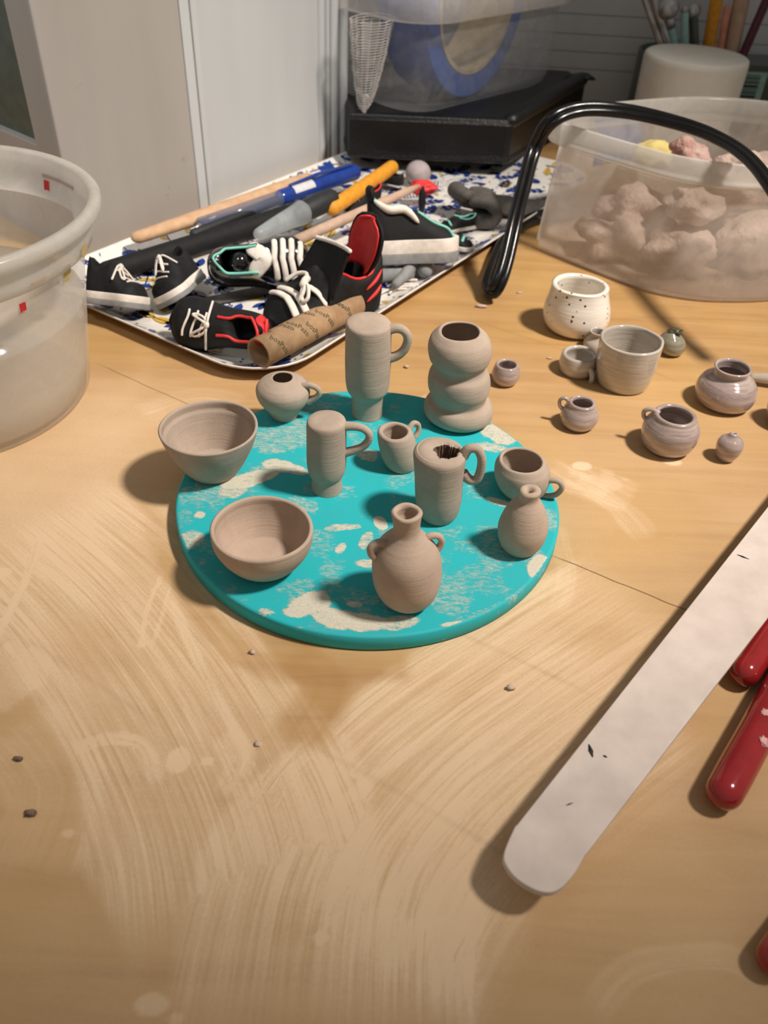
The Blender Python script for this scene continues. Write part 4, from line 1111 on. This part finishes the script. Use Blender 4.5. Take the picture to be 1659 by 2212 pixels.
# silver threads and curls near the far end
for k in range(14):
    p = T(945+k*6+rnd.uniform(-20, 20), 402+rnd.uniform(-18, 28), TZ+.05)
    q = p+Vector((rnd.uniform(.4, 1.2), rnd.uniform(-.5, .5), .04)); mdl = p.lerp(q, .5)+Vector((0, .12, .06))
    if k < 12:
        o = obj('clay_shaving', tube(catmull([p, mdl, q], 4), .03, 6, round_end=True), M['label']); tag(o, 'thin pale curl of trimmed clay on the far end of the tray', 'shaving', 'thin pale shavings on the tray')
for k in range(6):
    p = T(820+rnd.uniform(-8, 30), 640-k*7, TZ+.06); q = p+Vector((1.1, .6+rnd.uniform(-.3, .3), .03)); mdl = p.lerp(q, .5)+Vector((-.1, .15, .05))
    o = obj('clay_shaving', tube(catmull([p, mdl, q], 4), .045, 6, round_end=True), M['white']); tag(o, 'thin white curl of clay between the high-top and tray rim', 'shaving', 'white curls beside the high-top')
# kraft tube with printed repeats
A = T(560, 782, .62); B = T(765, 672, .62)
TR = .50; d = B-A; Lk = d.length; ax = d.normalized(); lat = ax.cross(Vector((0, 0, 1))).normalized(); up_ = lat.cross(ax)
t = thing('cardboard_tube', 'brown kraft cardboard tube with green printed lettering, at the front of the tray', 'cardboard tube', tuple(A))
V, F = [], []; n = 40
for (x, r) in ((0, TR), (Lk, TR), (Lk, TR-.07), (0, TR-.07)):
    for k in range(n):
        a = 2*PI*k/n; V.append(tuple(ax*x+lat*r*math.cos(a)+up_*r*math.sin(a)))
for i in range(4):
    for k in range(n): F.append((i*n+k, i*n+(k+1) % n, ((i+1) % 4)*n+(k+1) % n, ((i+1) % 4)*n+k))
obj('tube_wall', (V, F), M['kraft'], t)
def textverts(s, size):
    cu = bpy.data.curves.new('txt', 'FONT'); cu.body = s; cu.size = size; cu.resolution_u = 2; cu.extrude = 0
    cu.align_x = 'CENTER'; cu.align_y = 'CENTER'
    ob = bpy.data.objects.new('txt', cu); COL.objects.link(ob); bpy.context.view_layer.update()
    me = bpy.data.meshes.new_from_object(ob); V = [tuple(v.co) for v in me.vertices]; F = [tuple(p.vertices) for p in me.polygons]
    bpy.data.objects.remove(ob); bpy.data.meshes.remove(me); bpy.data.curves.remove(cu)
    return V, F
tv, tf = textverts('bosPazo', .27)
allv, allf = [], []
for (sx, ang) in ((.35, 28), (.9, 100), (1.35, 55), (1.9, 10), (2.0, 112), (2.6, 40), (3.3, 85), (3.6, 25), (4.3, 60), (4.7, 105), (5.3, 40), (.2, 140), (3.0, 130)):
    if sx > Lk-.5: continue
    n0 = len(allv); rt = math.radians(-62)
    for x, y, z in tv:
        xx = x*math.cos(rt)-y*math.sin(rt); yy = x*math.sin(rt)+y*math.cos(rt)
        a = math.radians(ang)+yy/TR; p = ax*(sx+.25+xx)+lat*(TR+.006)*math.cos(a)+up_*(TR+.006)*math.sin(a)
        allv.append(tuple(p))
    allf += [tuple(i+n0 for i in f) for f in tf]
obj('printed_lettering', (allv, allf), M['ink'], t, smooth=False)
settle(t, TZ+.28)

# ================================================================== TUBS
def skin(outlines, closed_bottom=True):
    """outlines: list of (list of xy, z) -> one skin"""
    V, F = [], []; n = len(outlines[0][0])
    for pts, z in outlines:
        for p in pts: V.append((p[0], p[1], z))
    for i in range(len(outlines)-1):
        for k in range(n): F.append((i*n+k, i*n+(k+1) % n, (i+1)*n+(k+1) % n, (i+1)*n+k))
    if closed_bottom: F.append(tuple(range(n))[::-1])
    return V, F
# --- round deli tub at the left
dc = (-12.75, 4.35); HB = 5.85
t = thing('plastic_tub', 'round cloudy plastic tub of cloudy water with paint marks, at the left edge', 'tub', (dc[0], dc[1], 0))
k_ = lambda p: smooth_prof(p, 3)
obj('tub_wall', lathe([(0, .06), (3.3, .06), (3.62, .02), (3.8, .2), (3.95, 1.2), (4.3, 3.6), (4.45, 4.5), (4.5, 4.7)], 96), M['frost_deli'], t)
obj('rim', lathe([(4.5, 4.7), (4.72, 4.72), (4.76, 4.95), (4.8, 5.3), (4.82, 5.5), (5.06, 5.5), (5.12, 5.6), (5.12, 5.78), (5.04, 5.87), (4.86, 5.87), (4.78, 5.8), (4.74, 5.5), (4.7, 5.2), (4.62, 4.85), (4.5, 4.7)], 96), M['frost_rim'], t)
mt, nt, b = newmat('cloudy_water'); out = nt.nodes['Material Output']
b.inputs['Base Color'].default_value = srgb(216, 206, 192); b.inputs['Roughness'].default_value = .08
tr = nt.nodes.new('ShaderNodeBsdfTransparent'); tr.inputs[0].default_value = srgb(240, 238, 230)
mx = nt.nodes.new('ShaderNodeMixShader'); mx.inputs[0].default_value = .5; nt.links.new(b.outputs[0], mx.inputs[1]); nt.links.new(tr.outputs[0], mx.inputs[2]); nt.links.new(mx.outputs[0], out.inputs['Surface'])
M['water'] = mt
obj('cloudy_water', lathe([(0, .1), (3.4, .1), (3.72, .3), (3.88, 1.2), (4.12, 2.9), (4.14, 3.0), (0, 3.0)], 72), M['water'], t)
def patch(cx, ang0, ang1, z0, z1, r0, r1, mat, nm, rag=.1, seed=0):
    V, F = [], []; n = 14; rr_ = random.Random(seed)
    for i in range(n+1):
        for j in range(2):
            a = math.radians(ang0+(ang1-ang0)*i/n); z = (z0, z1)[j]+rr_.uniform(-rag, rag)*(z1-z0)
            zz = max(0, min(1, (z-z0)/(z1-z0+1e-9))); r = r0+(r1-r0)*zz+.02
            V.append((r*math.cos(a), r*math.sin(a), z))
    for i in range(n): F.append((2*i, 2*i+2, 2*i+3, 2*i+1))
    o = obj(nm, (V, F), M[mat], t); return o
patch(0, 42, 62, 5.25, 5.36, 4.7, 4.72, 'rust', 'paint_mark', seed=1)
patch(0, 58, 61, 4.92, 5.2, 4.6, 4.66, 'redpaint', 'paint_mark', seed=2)
patch(0, -33, -30.5, 4.15, 4.4, 4.42, 4.46, 'redpaint', 'paint_mark', seed=3)
patch(0, -5, -1, 4.75, 5.1, 4.78, 4.84, 'ochre', 'paint_mark', seed=4)
patch(0, -12, -7, 4.3, 4.72, 4.44, 4.52, 'ochre', 'paint_mark', seed=5)
patch(0, -30, -24, 4.9, 4.96, 4.78, 4.8, 'blush', 'paint_mark', seed=6)
# --- large frosted tub at the right
rim_pts = [(6.35, 18.3), (6.5, 19.5), (7.4, 20.7), (9.0, 21.7), (12.8, 23.4), (15.6, 23.6), (18.4, 22.6), (19.8, 20.0), (19.6, 17.2), (17.6, 15.0), (15.6, 14.2), (13.8, 13.85), (12.05, 13.85), (10.35, 14.45), (8.85, 15.7), (7.3, 17.15)]
tc_ = Vector((12.9, 18.3, 0))
base_o = [(p.x, p.y) for p in catmull([(x, y, 0) for x, y in rim_pts], 6, closed=True)]
TH = 4.9
t = thing('plastic_tub', 'large frosted plastic tub holding lumps of clay, at the right', 'tub', (tc_.x, tc_.y, 0))
def sb_(k, f):
    # the foot of the tub sits a little nearer the viewer than its rim
    return [((x-tc_.x)*(k+.05*(1-f))-.05*(1-f), (y-tc_.y)*(k+.06*(1-f))-.55*(1-f)) for x, y in base_o]
sc = lambda k, dy=0: [((x-tc_.x)*k, (y-tc_.y)*k) for x, y in base_o]
obj('tub_wall', skin([(sb_(.86, 0), .05), (sb_(.90, 0), .08), (sb_(.92, 0), .3), (sb_(.92, .5), 2.2), (sb_(.92, 1), 4.0), (sc(.935), 4.2)]), M['frost'], t)
obj('rim', skin([(sc(.935), 4.18), (sc(.965), 4.2), (sc(.995), 4.26), (sc(1.0), 4.33), (sc(.985), 4.4), (sc(.975), 4.5), (sc(.97), 5.0), (sc(.95), 5.06), (sc(.93), 4.98), (sc(.925), 4.4), (sc(.925), 4.1)], False), M['frost_rim'], t)
lumps = [((9.6, 17.4), 1.25, .8, 'lump', 1, 'pale mauve clay lump low in the frosted tub, by its left corner'),
         ((12.2, 16.3), 1.35, .9, 'lump', 2, 'pale mauve clay lump at the front of the frosted tub'),
         ((15.4, 17.0), 1.6, 1.1, 'lump', 3, 'big clay lump at the right of the frosted tub'),
         ((11.0, 19.2), 1.6, 1.2, 'lump', 4, 'clay lump in the middle of the frosted tub'),
         ((14.8, 18.8), 1.5, 2.9, 'lump', 5, 'clay lump topmost in the heap in the frosted tub'),
         ((16.4, 20.2), 1.7, 2.4, 'lump', 6, 'clay lump at the far right in the frosted tub'),
         ((12.2, 18.9), .85, 3.9, 'lump_red', 7, 'reddish crumpled clay lump poking up in the frosted tub'),
         ((12.2, 17.0), 1.1, 2.5, 'lump', 8, 'flattened clay slab piece leaning behind the front of the frosted tub')]
for (x, y), r, z, mname, sd, lb in lumps:
    o = obj('clay_lump', blob(r, sd, 4, .3, (1, .9, .62), 1.3), M[mname], loc=(x, y, z)); tag(o, lb, 'clay lump', 'clay lumps in the frosted tub')
o = obj('blue_card', box(-1.3, 1.3, -.06, .06, -.9, .9), M['tape'], smooth=False, bevel=.03, loc=tuple(T(1335, 300, 3.5))); o.rotation_euler = (-.3, 0, .5); tag(o, 'flat blue piece leaning at the left inside the frosted tub', 'card')
o = obj('sponge', blob(.95, 14, 4, .12, (1, .8, .6), 2), M['yellow'], loc=tuple(T(1412, 335, 3.2))); tag(o, 'pale yellow sponge piece at the back inside the frosted tub', 'sponge')
# --- black case, on the far end of the tray, with the tape tub on top
BZ = .78
P0 = T(752, 343, BZ); P1 = T(1098, 356, BZ); P2 = T(1348, 222, BZ+.6)
zt = z_at(P1.x, P1.y, 262); zt0 = z_at(P0.x, P0.y, 262)
print('case', P0, P1, P2, zt, zt0)
PB = Vector((P1.x+4.9, P1.y+9.0, 0))
ring0 = [(P0.x, P0.y+.2), (P1.x-.3, P1.y), (P1.x, P1.y+.15), (PB.x, PB.y), (PB.x-.6, PB.y+2.2), (P0.x-1.6, PB.y+2.0)]
lv = lambda dx, dz_: None
V, F = [], []
BT = zt+.05
prof_ = [(0, BZ), (-.1, BZ+.1), (0, BZ+.4), (.0, BT-.3), (.12, BT-.06), (.4, BT)]
cx_ = sum(p[0] for p in ring0)/6; cy_ = sum(p[1] for p in ring0)/6
outl = []
for (ins, z) in prof_:
    pts = []
    for (x, y) in ring0:
        dd_ = Vector((cx_-x, cy_-y)).normalized()*ins; pts.append((x+dd_.x, y+dd_.y))
    outl.append((pts, z))
V, F = skin(outl); F.append(tuple(range(len(V)-6, len(V))))
o = obj('case', (V, F), M['blacktub'], smooth=False, bevel=.12); tag(o, 'black vinyl case under the clear tub, at the back corner', 'case')
rg_ = obj('rolled_edge', tube(catmull([(P1.x-.1, P1.y+.5, BT-.15), (P1.x+.35*4.9, P1.y+.35*9, BT+.15), (PB.x-.4, PB.y-.5, BT+.1)], 8), .42, 14, round_end=True, flat=.9), M['blacktub'], o)
# blunt torn strap at its far right end
o2 = obj('strap', tube(catmull([(PB.x-1.2, PB.y-.2, BT+.05), (PB.x-.2, PB.y-.4, BT+.25), (PB.x+.45, PB.y-.3, BT+.1)], 5), [.5]*7+[.35, .3, .2, .1], 12, flat=.35), M['blacktub'], None)
o2.parent = o
# tape tub on the case
q = [T(800, 272, BT), T(1030, 262, BT), T(1205, 180, BT), ]
print('tape tub base', q, 'BT', BT)
L0 = T(884, 264, BT); R0 = T(1204, 182, BT)
ex = (R0-L0); Lw = ex.length; ex.normalize(); ey = Vector((-ex.y, ex.x, 0)); Dp = 8.0
bc = L0+ex*(Lw/2+.35)+ey*Dp/2; Lw -= .3
def rrect(g, r, k=8):
    hx_, hy_ = Lw/2+g-r, Dp/2+g-r; o_ = []
    for sx, sy, a0 in ((1, 1, 0), (-1, 1, 90), (-1, -1, 180), (1, -1, 270)):
        for i in range(k+1):
            a = math.radians(a0+90*i/k); p = ex*(sx*hx_+r*math.cos(a))+ey*(sy*hy_+r*math.sin(a)); o_.append((p.x, p.y))
    return o_
t = thing('plastic_tub', 'clear frosted tub holding a blue tape roll, standing on the black case', 'tub', (bc.x, bc.y, BT))
obj('tub_wall', skin([(rrect(-1.1, 1.2), .12), (rrect(-.6, 1.5), .0), (rrect(-.2, 1.8), .22), (rrect(.0, 2), .7), (rrect(.12, 2.2), 3.4), (rrect(.15, 2.2), 4.0)]), M['frost_blue'], t)
obj('rim', skin([(rrect(.15, 2.2), 4.0), (rrect(.5, 2.4), 3.98), (rrect(.56, 2.4), 4.06), (rrect(.52, 2.4), 5.1), (rrect(.45, 2.4), 5.22), (rrect(.25, 2.3), 5.18)], False), M['frost_rim'], t)
print('tape tub', L0, R0, Lw, BT)
# tape roll standing inside the tub
tr_ = thing('tape_roll', 'roll of blue masking tape standing on edge inside the clear tub', 'tape roll', (bc.x-ex.x*1.0-ey.x*1.75, bc.y-ex.y*1.0-ey.y*1.75, BT+4.6), (0, 0, 0))
def ringsolid(ro, ri, w):
    V, F = [], []; n = 64
    for (r, x) in ((ro, -w), (ro, w), (ri, w), (ri, -w)):
        for k in range(n): a = 2*PI*k/n; V.append((r*math.cos(a), x, r*math.sin(a)))
    for i in range(4):
        for k in range(n): F.append((i*n+k, i*n+(k+1) % n, ((i+1) % 4)*n+(k+1) % n, ((i+1) % 4)*n+k))
    return V, F
obj('tape', ringsolid(4.4, 3.4, 1.35), M['tape'], tr_, smooth=False); obj('card_core', ringsolid(3.39, 3.2, 1.38), M['tapecore'], tr_, smooth=False)
tr_.rotation_euler = (.0, 0, math.atan2(ex.y, ex.x)+.12)
# netting bag hanging at the left of the tub
nb = T(790, 150, 4.2); tp = T(770, 266, BT+.1)
t = thing('net_bag', 'pale see-through netting bag squeezed between the white door and the clear tub', 'net bag', (tp.x+.25, tp.y+2.0, BT+.1))
V, F = [], []
nl, nn_ = 34, 14
net = []
for i in range(nl):
    a = i/(nl-1); z = .1+a*3.8; w = .16+.85*a**.6
    ringp = [(w*math.cos(2*PI*k/16)+.05*math.sin(i+k)+.25*a, .25+w*.6*math.sin(2*PI*k/16), z+.12*math.sin(2*PI*k/16+.5)) for k in range(16)]
    net.append(tube(ringp, .018, 4, closed=True))
for k in range(16):
    net.append(tube([((.16+.85*(i/11)**.6)*math.cos(2*PI*k/16)+.25*i/11, .25+(.16+.85*(i/11)**.6)*.6*math.sin(2*PI*k/16), 1e0*.1+3.8*i/11) for i in range(12)], .014, 4))
obj('netting', join(*net), M['mesh'], t)
obj('gathered_end', tube([(0, .25, -.05), (0.02, .22, .2), (.05, .25, .55)], [.1, .13, .2], 12, round_end=True), M['mesh'], t)
# --- canister with tools behind it
cp = Vector((16.2, 32.8, 0))
CT = z_at(cp.x, cp.y, 118); cr = 111*depth((cp.x, cp.y, CT))/FPX
for _ in range(4):
    # centre the canister on its place between the tub and the wall
    px_ = proj((cp.x, cp.y, CT))[0]; cp.x += (1506-px_)*depth(cp)/FPX
print('canister', cp, CT, cr)
t = thing('canister', 'squat matte off-white canister behind the frosted tub', 'canister', tuple(cp))
obj('body', lathe([(0, 0), (cr*.9, 0), (cr*.97, .1), (cr*.98, 1), (cr, CT-.3), (cr*.985, CT-.08), (cr*.95, CT-.01), (cr*.9, CT), (0, CT)], 96), M['bisque'], t)
hp = Vector((cp.x+.8, cp.y+cr+2.0, 0))
t = thing('tool_holder', 'dark jar hidden behind the canister, holding the upright tools', 'jar', tuple(hp))
obj('body', lathe([(0, 0), (2.6, 0), (2.7, .2), (2.7, CT-.8), (2.55, CT-.8), (2.5, .3), (0, .3)], 64), M['darkglass'], t)
def tool(label, px0, py0, px1, py1, r, mat, cat='tool', head=None, prof=None, nm='clay_tool', yo=0):
    """stands in the holder; leans in the plane behind the canister"""
    yy = hp.y-1.0+yo; pl = Vector((0, yy, 0)); a = on_plane(px0, py0, pl, (0, 1, 0)); b2 = on_plane(px1, py1, pl, (0, 1, 0))
    dirn = (a-b2).normalized()
    foot = a+dirn*((a.z-.5)/abs(dirn.z)) if abs(dirn.z) > .2 else a
    # feet converge inside the jar
    foot = Vector((hp.x+max(-2, min(2, (foot.x-hp.x))), yy, .5))
    t = thing(nm, label, cat, tuple(foot), group='tools standing behind the canister')
    P = [a*0, a-foot, b2-foot]
    k = 10; pts = [(P[1])*(i/k) for i in range(k+1)]+[P[1]+(P[2]-P[1])*(i/k) for i in range(1, k+1)]
    obj('handle', tube(pts, r, 12, round_end=True), M[mat], t)
    if head: head(t, P[2], (P[2]-P[1]).normalized())
    return t
ball = lambda r: (lambda t, p, d: (obj('ball_tip', blob(r, 1, 4, 0), M['steel'], t, loc=tuple(p+d*r*.9)), obj('ferrule', tube([p-d*.5, p+d*.2], r*.42, 12), M['steel'], t)))
def fork(t, p, d): obj('blade', tube([p, p+d*3, p+d*6], [.16, .3, .25], 12, flat=.3), M['steel'], t)
tool('pair of steel tongs leaning left, left arm', 1430, 105, 1383, -30, .18, 'steel', 'tongs', nm='steel_tool')
tool('steel tong arm just right of the leftmost arm', 1445, 102, 1405, -30, .24, 'steel', 'tongs', nm='steel_tool')
tool('mint-handled ball tool, left of the two mint handles', 1457, 100, 1447, 40, .2, 'mint', head=ball(.62), yo=-.1)
tool('mint-handled ball tool with tiny tip, right of the two mint handles', 1478, 100, 1479, 30, .22, 'mint', head=ball(.22), yo=-.1)
tool('steel ball tool between mint and orange handles', 1500, 100, 1498, 40, .26, 'darkglass', head=ball(.42), yo=.3)
tool('clear-tipped orange tool in the middle of the upright tools', 1530, 105, 1553, -30, .36, 'orange', yo=.2)
tool('thin salmon-coloured stick right of the orange tool', 1555, 110, 1570, 20, .2, 'salmon')
tool('thick pinkish-beige wooden handle among the upright tools', 1578, 115, 1608, -30, .45, 'dowel', yo=.3)
tool('dark maroon lacquered stick leaning to the right', 1603, 122, 1665, -20, .25, 'maroon', 'stick', nm='lacquered_stick', yo=-.2)
# green box with a barcode label
g = T(1640, 205, 3.0)
yy = 36.5
pl = Vector((0, yy, 0)); a = on_plane(1605, 150, pl, (0, 1, 0)); b2 = on_plane(1700, 215, pl, (0, 1, 0))
t = thing('box', 'grey-green box with a barcode label at the far right behind the canister', 'box', (a.x-.5, yy, 0))
obj('carton', box(0, 7, 0, 3, 0, a.z+.25), M['darkglass'], t, smooth=False, bevel=.05)
lw, lz0, lz1 = .3, a.z-1.6-.9, a.z-.1
obj('paper_label', box(lw, lw+1.7, -.02, .01, lz0, lz1), M['mint'], t, smooth=False)
bars = []; z = lz0+.15; rr_ = random.Random(4)
while z < lz1-.2:
    h = rr_.choice([.05, .08, .13]); bars.append(box(lw+.2, lw+1.35, -.03, -.015, z, z+h)); z += h+rr_.choice([.05, .07])
obj('barcode', join(*bars), M['blackink'], t, smooth=False)
# ================================================================== CABLE looping over the frosted tub
cpts = [T(1760, 560, 4.2), T(1690, 440, 5.0), T(1620, 345, 5.5), T(1540, 293, 5.7), T(1450, 262, 5.75), T(1350, 240, 5.8), T(1255, 236, 5.8), T(1190, 262, 5.45), T(1155, 320, 4.4), T(1132, 400, 3.4), T(1112, 480, 2.5), T(1094, 560, 1.5), T(1078, 610, .85), T(1062, 632, .42),
        T(1056, 618, .32), T(1066, 580, .32), T(1085, 530, .3), T(1120, 488, .3), T(1165, 468, .3), T(1200, 458, .3)]
c = catmull(cpts, 8)
# twin-core flex: two cords moulded side by side
def twin(c, r, off):
    out = []
    for sgn in (-1, 1):
        pts = []
        for i, p in enumerate(c):
            a = c[max(0, i-1)]; b3 = c[min(len(c)-1, i+1)]; tg = (b3-a).normalized(); sd = tg.cross(Vector((.25, -.6, .75))).normalized()
            pts.append(p+sd*off*sgn)
        out.append(tube(pts, r, 14, round_end=True))
    return join(*out)
o = obj('power_cable', twin(c, .17, .13), M['cable']); tag(o, 'thick glossy black twin cable arching over the frosted tub and folding at the table', 'cable')

# ================================================================== STICK, RED TOOLS, CRUMBS
SZ = .85
P_ = [T(1088, 1846, SZ), T(1100, 1880, SZ), T(1130, 1908, SZ), T(1170, 1926, SZ), T(1205, 1922, SZ), T(1238, 1890, SZ)]
Ls = T(1110, 1790, SZ); Le = T(1640, 1118, SZ); Rs = T(1262, 1850, SZ); Re = T(1655, 1338, SZ)
dL = (Le-Ls).normalized(); dR = (Re-Rs).normalized()
ol = [Rs+dR*16, Le+dL*9, Ls]+P_+[Rs]
olp = [Rs+dR*16, Le+dL*9]+catmull([Ls+dL*.1, Ls]+P_+[Rs, Rs+dR*.1], 5)
V = [(p.x, p.y, z) for z in (SZ-.16, SZ) for p in olp]; n = len(olp)
F = [tuple(range(n))[::-1], tuple(range(n, 2*n))]+[(i, (i+1) % n, n+(i+1) % n, n+i) for i in range(n)]
o = obj('craft_stick', (V, F), M['stick'], smooth=False, bevel=.04)
tag(o, 'wide pale craft stick with rounded end, propped above the table at the lower right', 'craft stick')
mk = []
for (x0, y0, x1, y1, w) in ((1272, 1608, 1280, 1636, .05), (1592, 1198, 1618, 1208, .035), (1302, 1632, 1312, 1636, .03), (1222, 1740, 1238, 1734, .015)):
    A = T(x0, y0, SZ); B = T(x1, y1, SZ); obj('ink_mark', tube([A, (A+B)/2, B], [w*.3, w, w*.25], 8, flat=.35, up=(0, 0, 1)), M['blackink'], o)
# red tools: glossy rounded handles
def redrod(label, p, z0, q, z1, r, splats=()):
    A = T(*p, z0); B = T(*q, z1); d = B-A; t = thing('red_handle', label, 'tool handle', tuple(A))
    obj('grip', tube([d*0, d*.1, d*.3, d*.6, d], [r*.97, r, r, r*1.02, r*1.05], 32, round_end=True), M['redtool'], t)
    for k, (u, ang, s_) in enumerate(splats):
        ax = d.normalized(); lt = ax.cross(Vector((0, 0, 1))).normalized(); u2 = lt.cross(ax)
        a = math.radians(ang); c0_ = d*u+(lt*math.cos(a)+u2*math.sin(a))*(r*1.0)
        o = obj('clay_splat', blob(s_, k+3, 3, .35, (1, 1, .25)), M['pink'], t, loc=tuple(c0_))
        o.rotation_euler = (lt*math.cos(a)+u2*math.sin(a)).to_track_quat('Z', 'Y').to_euler()
    return t
t = redrod('glossy red rounded tool handle tucked against the pale craft stick', (1612, 1447), .42, (1760, 1215), .42, .33); settle(t, 0)
t = redrod('red rounded tool handle dotted with pale clay, nearer the front', (1568, 1705), .45, (1740, 1390), .45, .36, [(.28, 60, .1), (.42, 95, .09)]); settle(t, 0)
t = redrod('bright red rounded tip cut off at the lower right edge', (1682, 2060), .5, (1800, 1900), .5, .3); settle(t, 0)
G3 = 'dried clay crumbs on the table'
def crumb(px, py, r, sq, sd, lb, m_='lump'):
    p = T(px, py, r*.3); o = obj('clay_crumb', blob(r, sd, 2, .35, sq), M[m_], loc=tuple(p)); settle(o, 0); tag(o, lb, 'crumb', G3)
crumb(1040, 661, .2, (1, .4, .3), 1, 'flat pale crumb just below the folded end of the cable')
crumb(878, 793, .09, (1, .7, .5), 2, 'clay crumb between the tall upturned mug and the three-bulge vase')
crumb(1102, 1487, .1, (1, .5, .5), 3, 'clay crumb on the bare table between board and craft stick')
crumb(66, 1757, .1, (1, .7, .5), 4, 'dark crumb at the lower left of the table', 'clay_dark')
crumb(40, 1640, .1, (1, .5, .5), 5, 'small crumb at the left edge above the dark one', 'clay_dark')
crumb(545, 1410, .07, (1, .8, .6), 6, 'white crumb just below the front left of the board')
crumb(556, 1608, .06, (1, 1, .6), 7, 'white speck on the wedge of bare wood')
crumb(1122, 632, .12, (1, .3, .3), 8, 'thin flake between the cable and the speckled cup')
crumb(1187, 774, .09, (1, .4, .4), 9, 'flake left of the low hook-handled cup')
crumb(1128, 1212, .07, (.6, 1, .7), 10, 'pale crumb on the board at the foot of the egg-shaped vase')
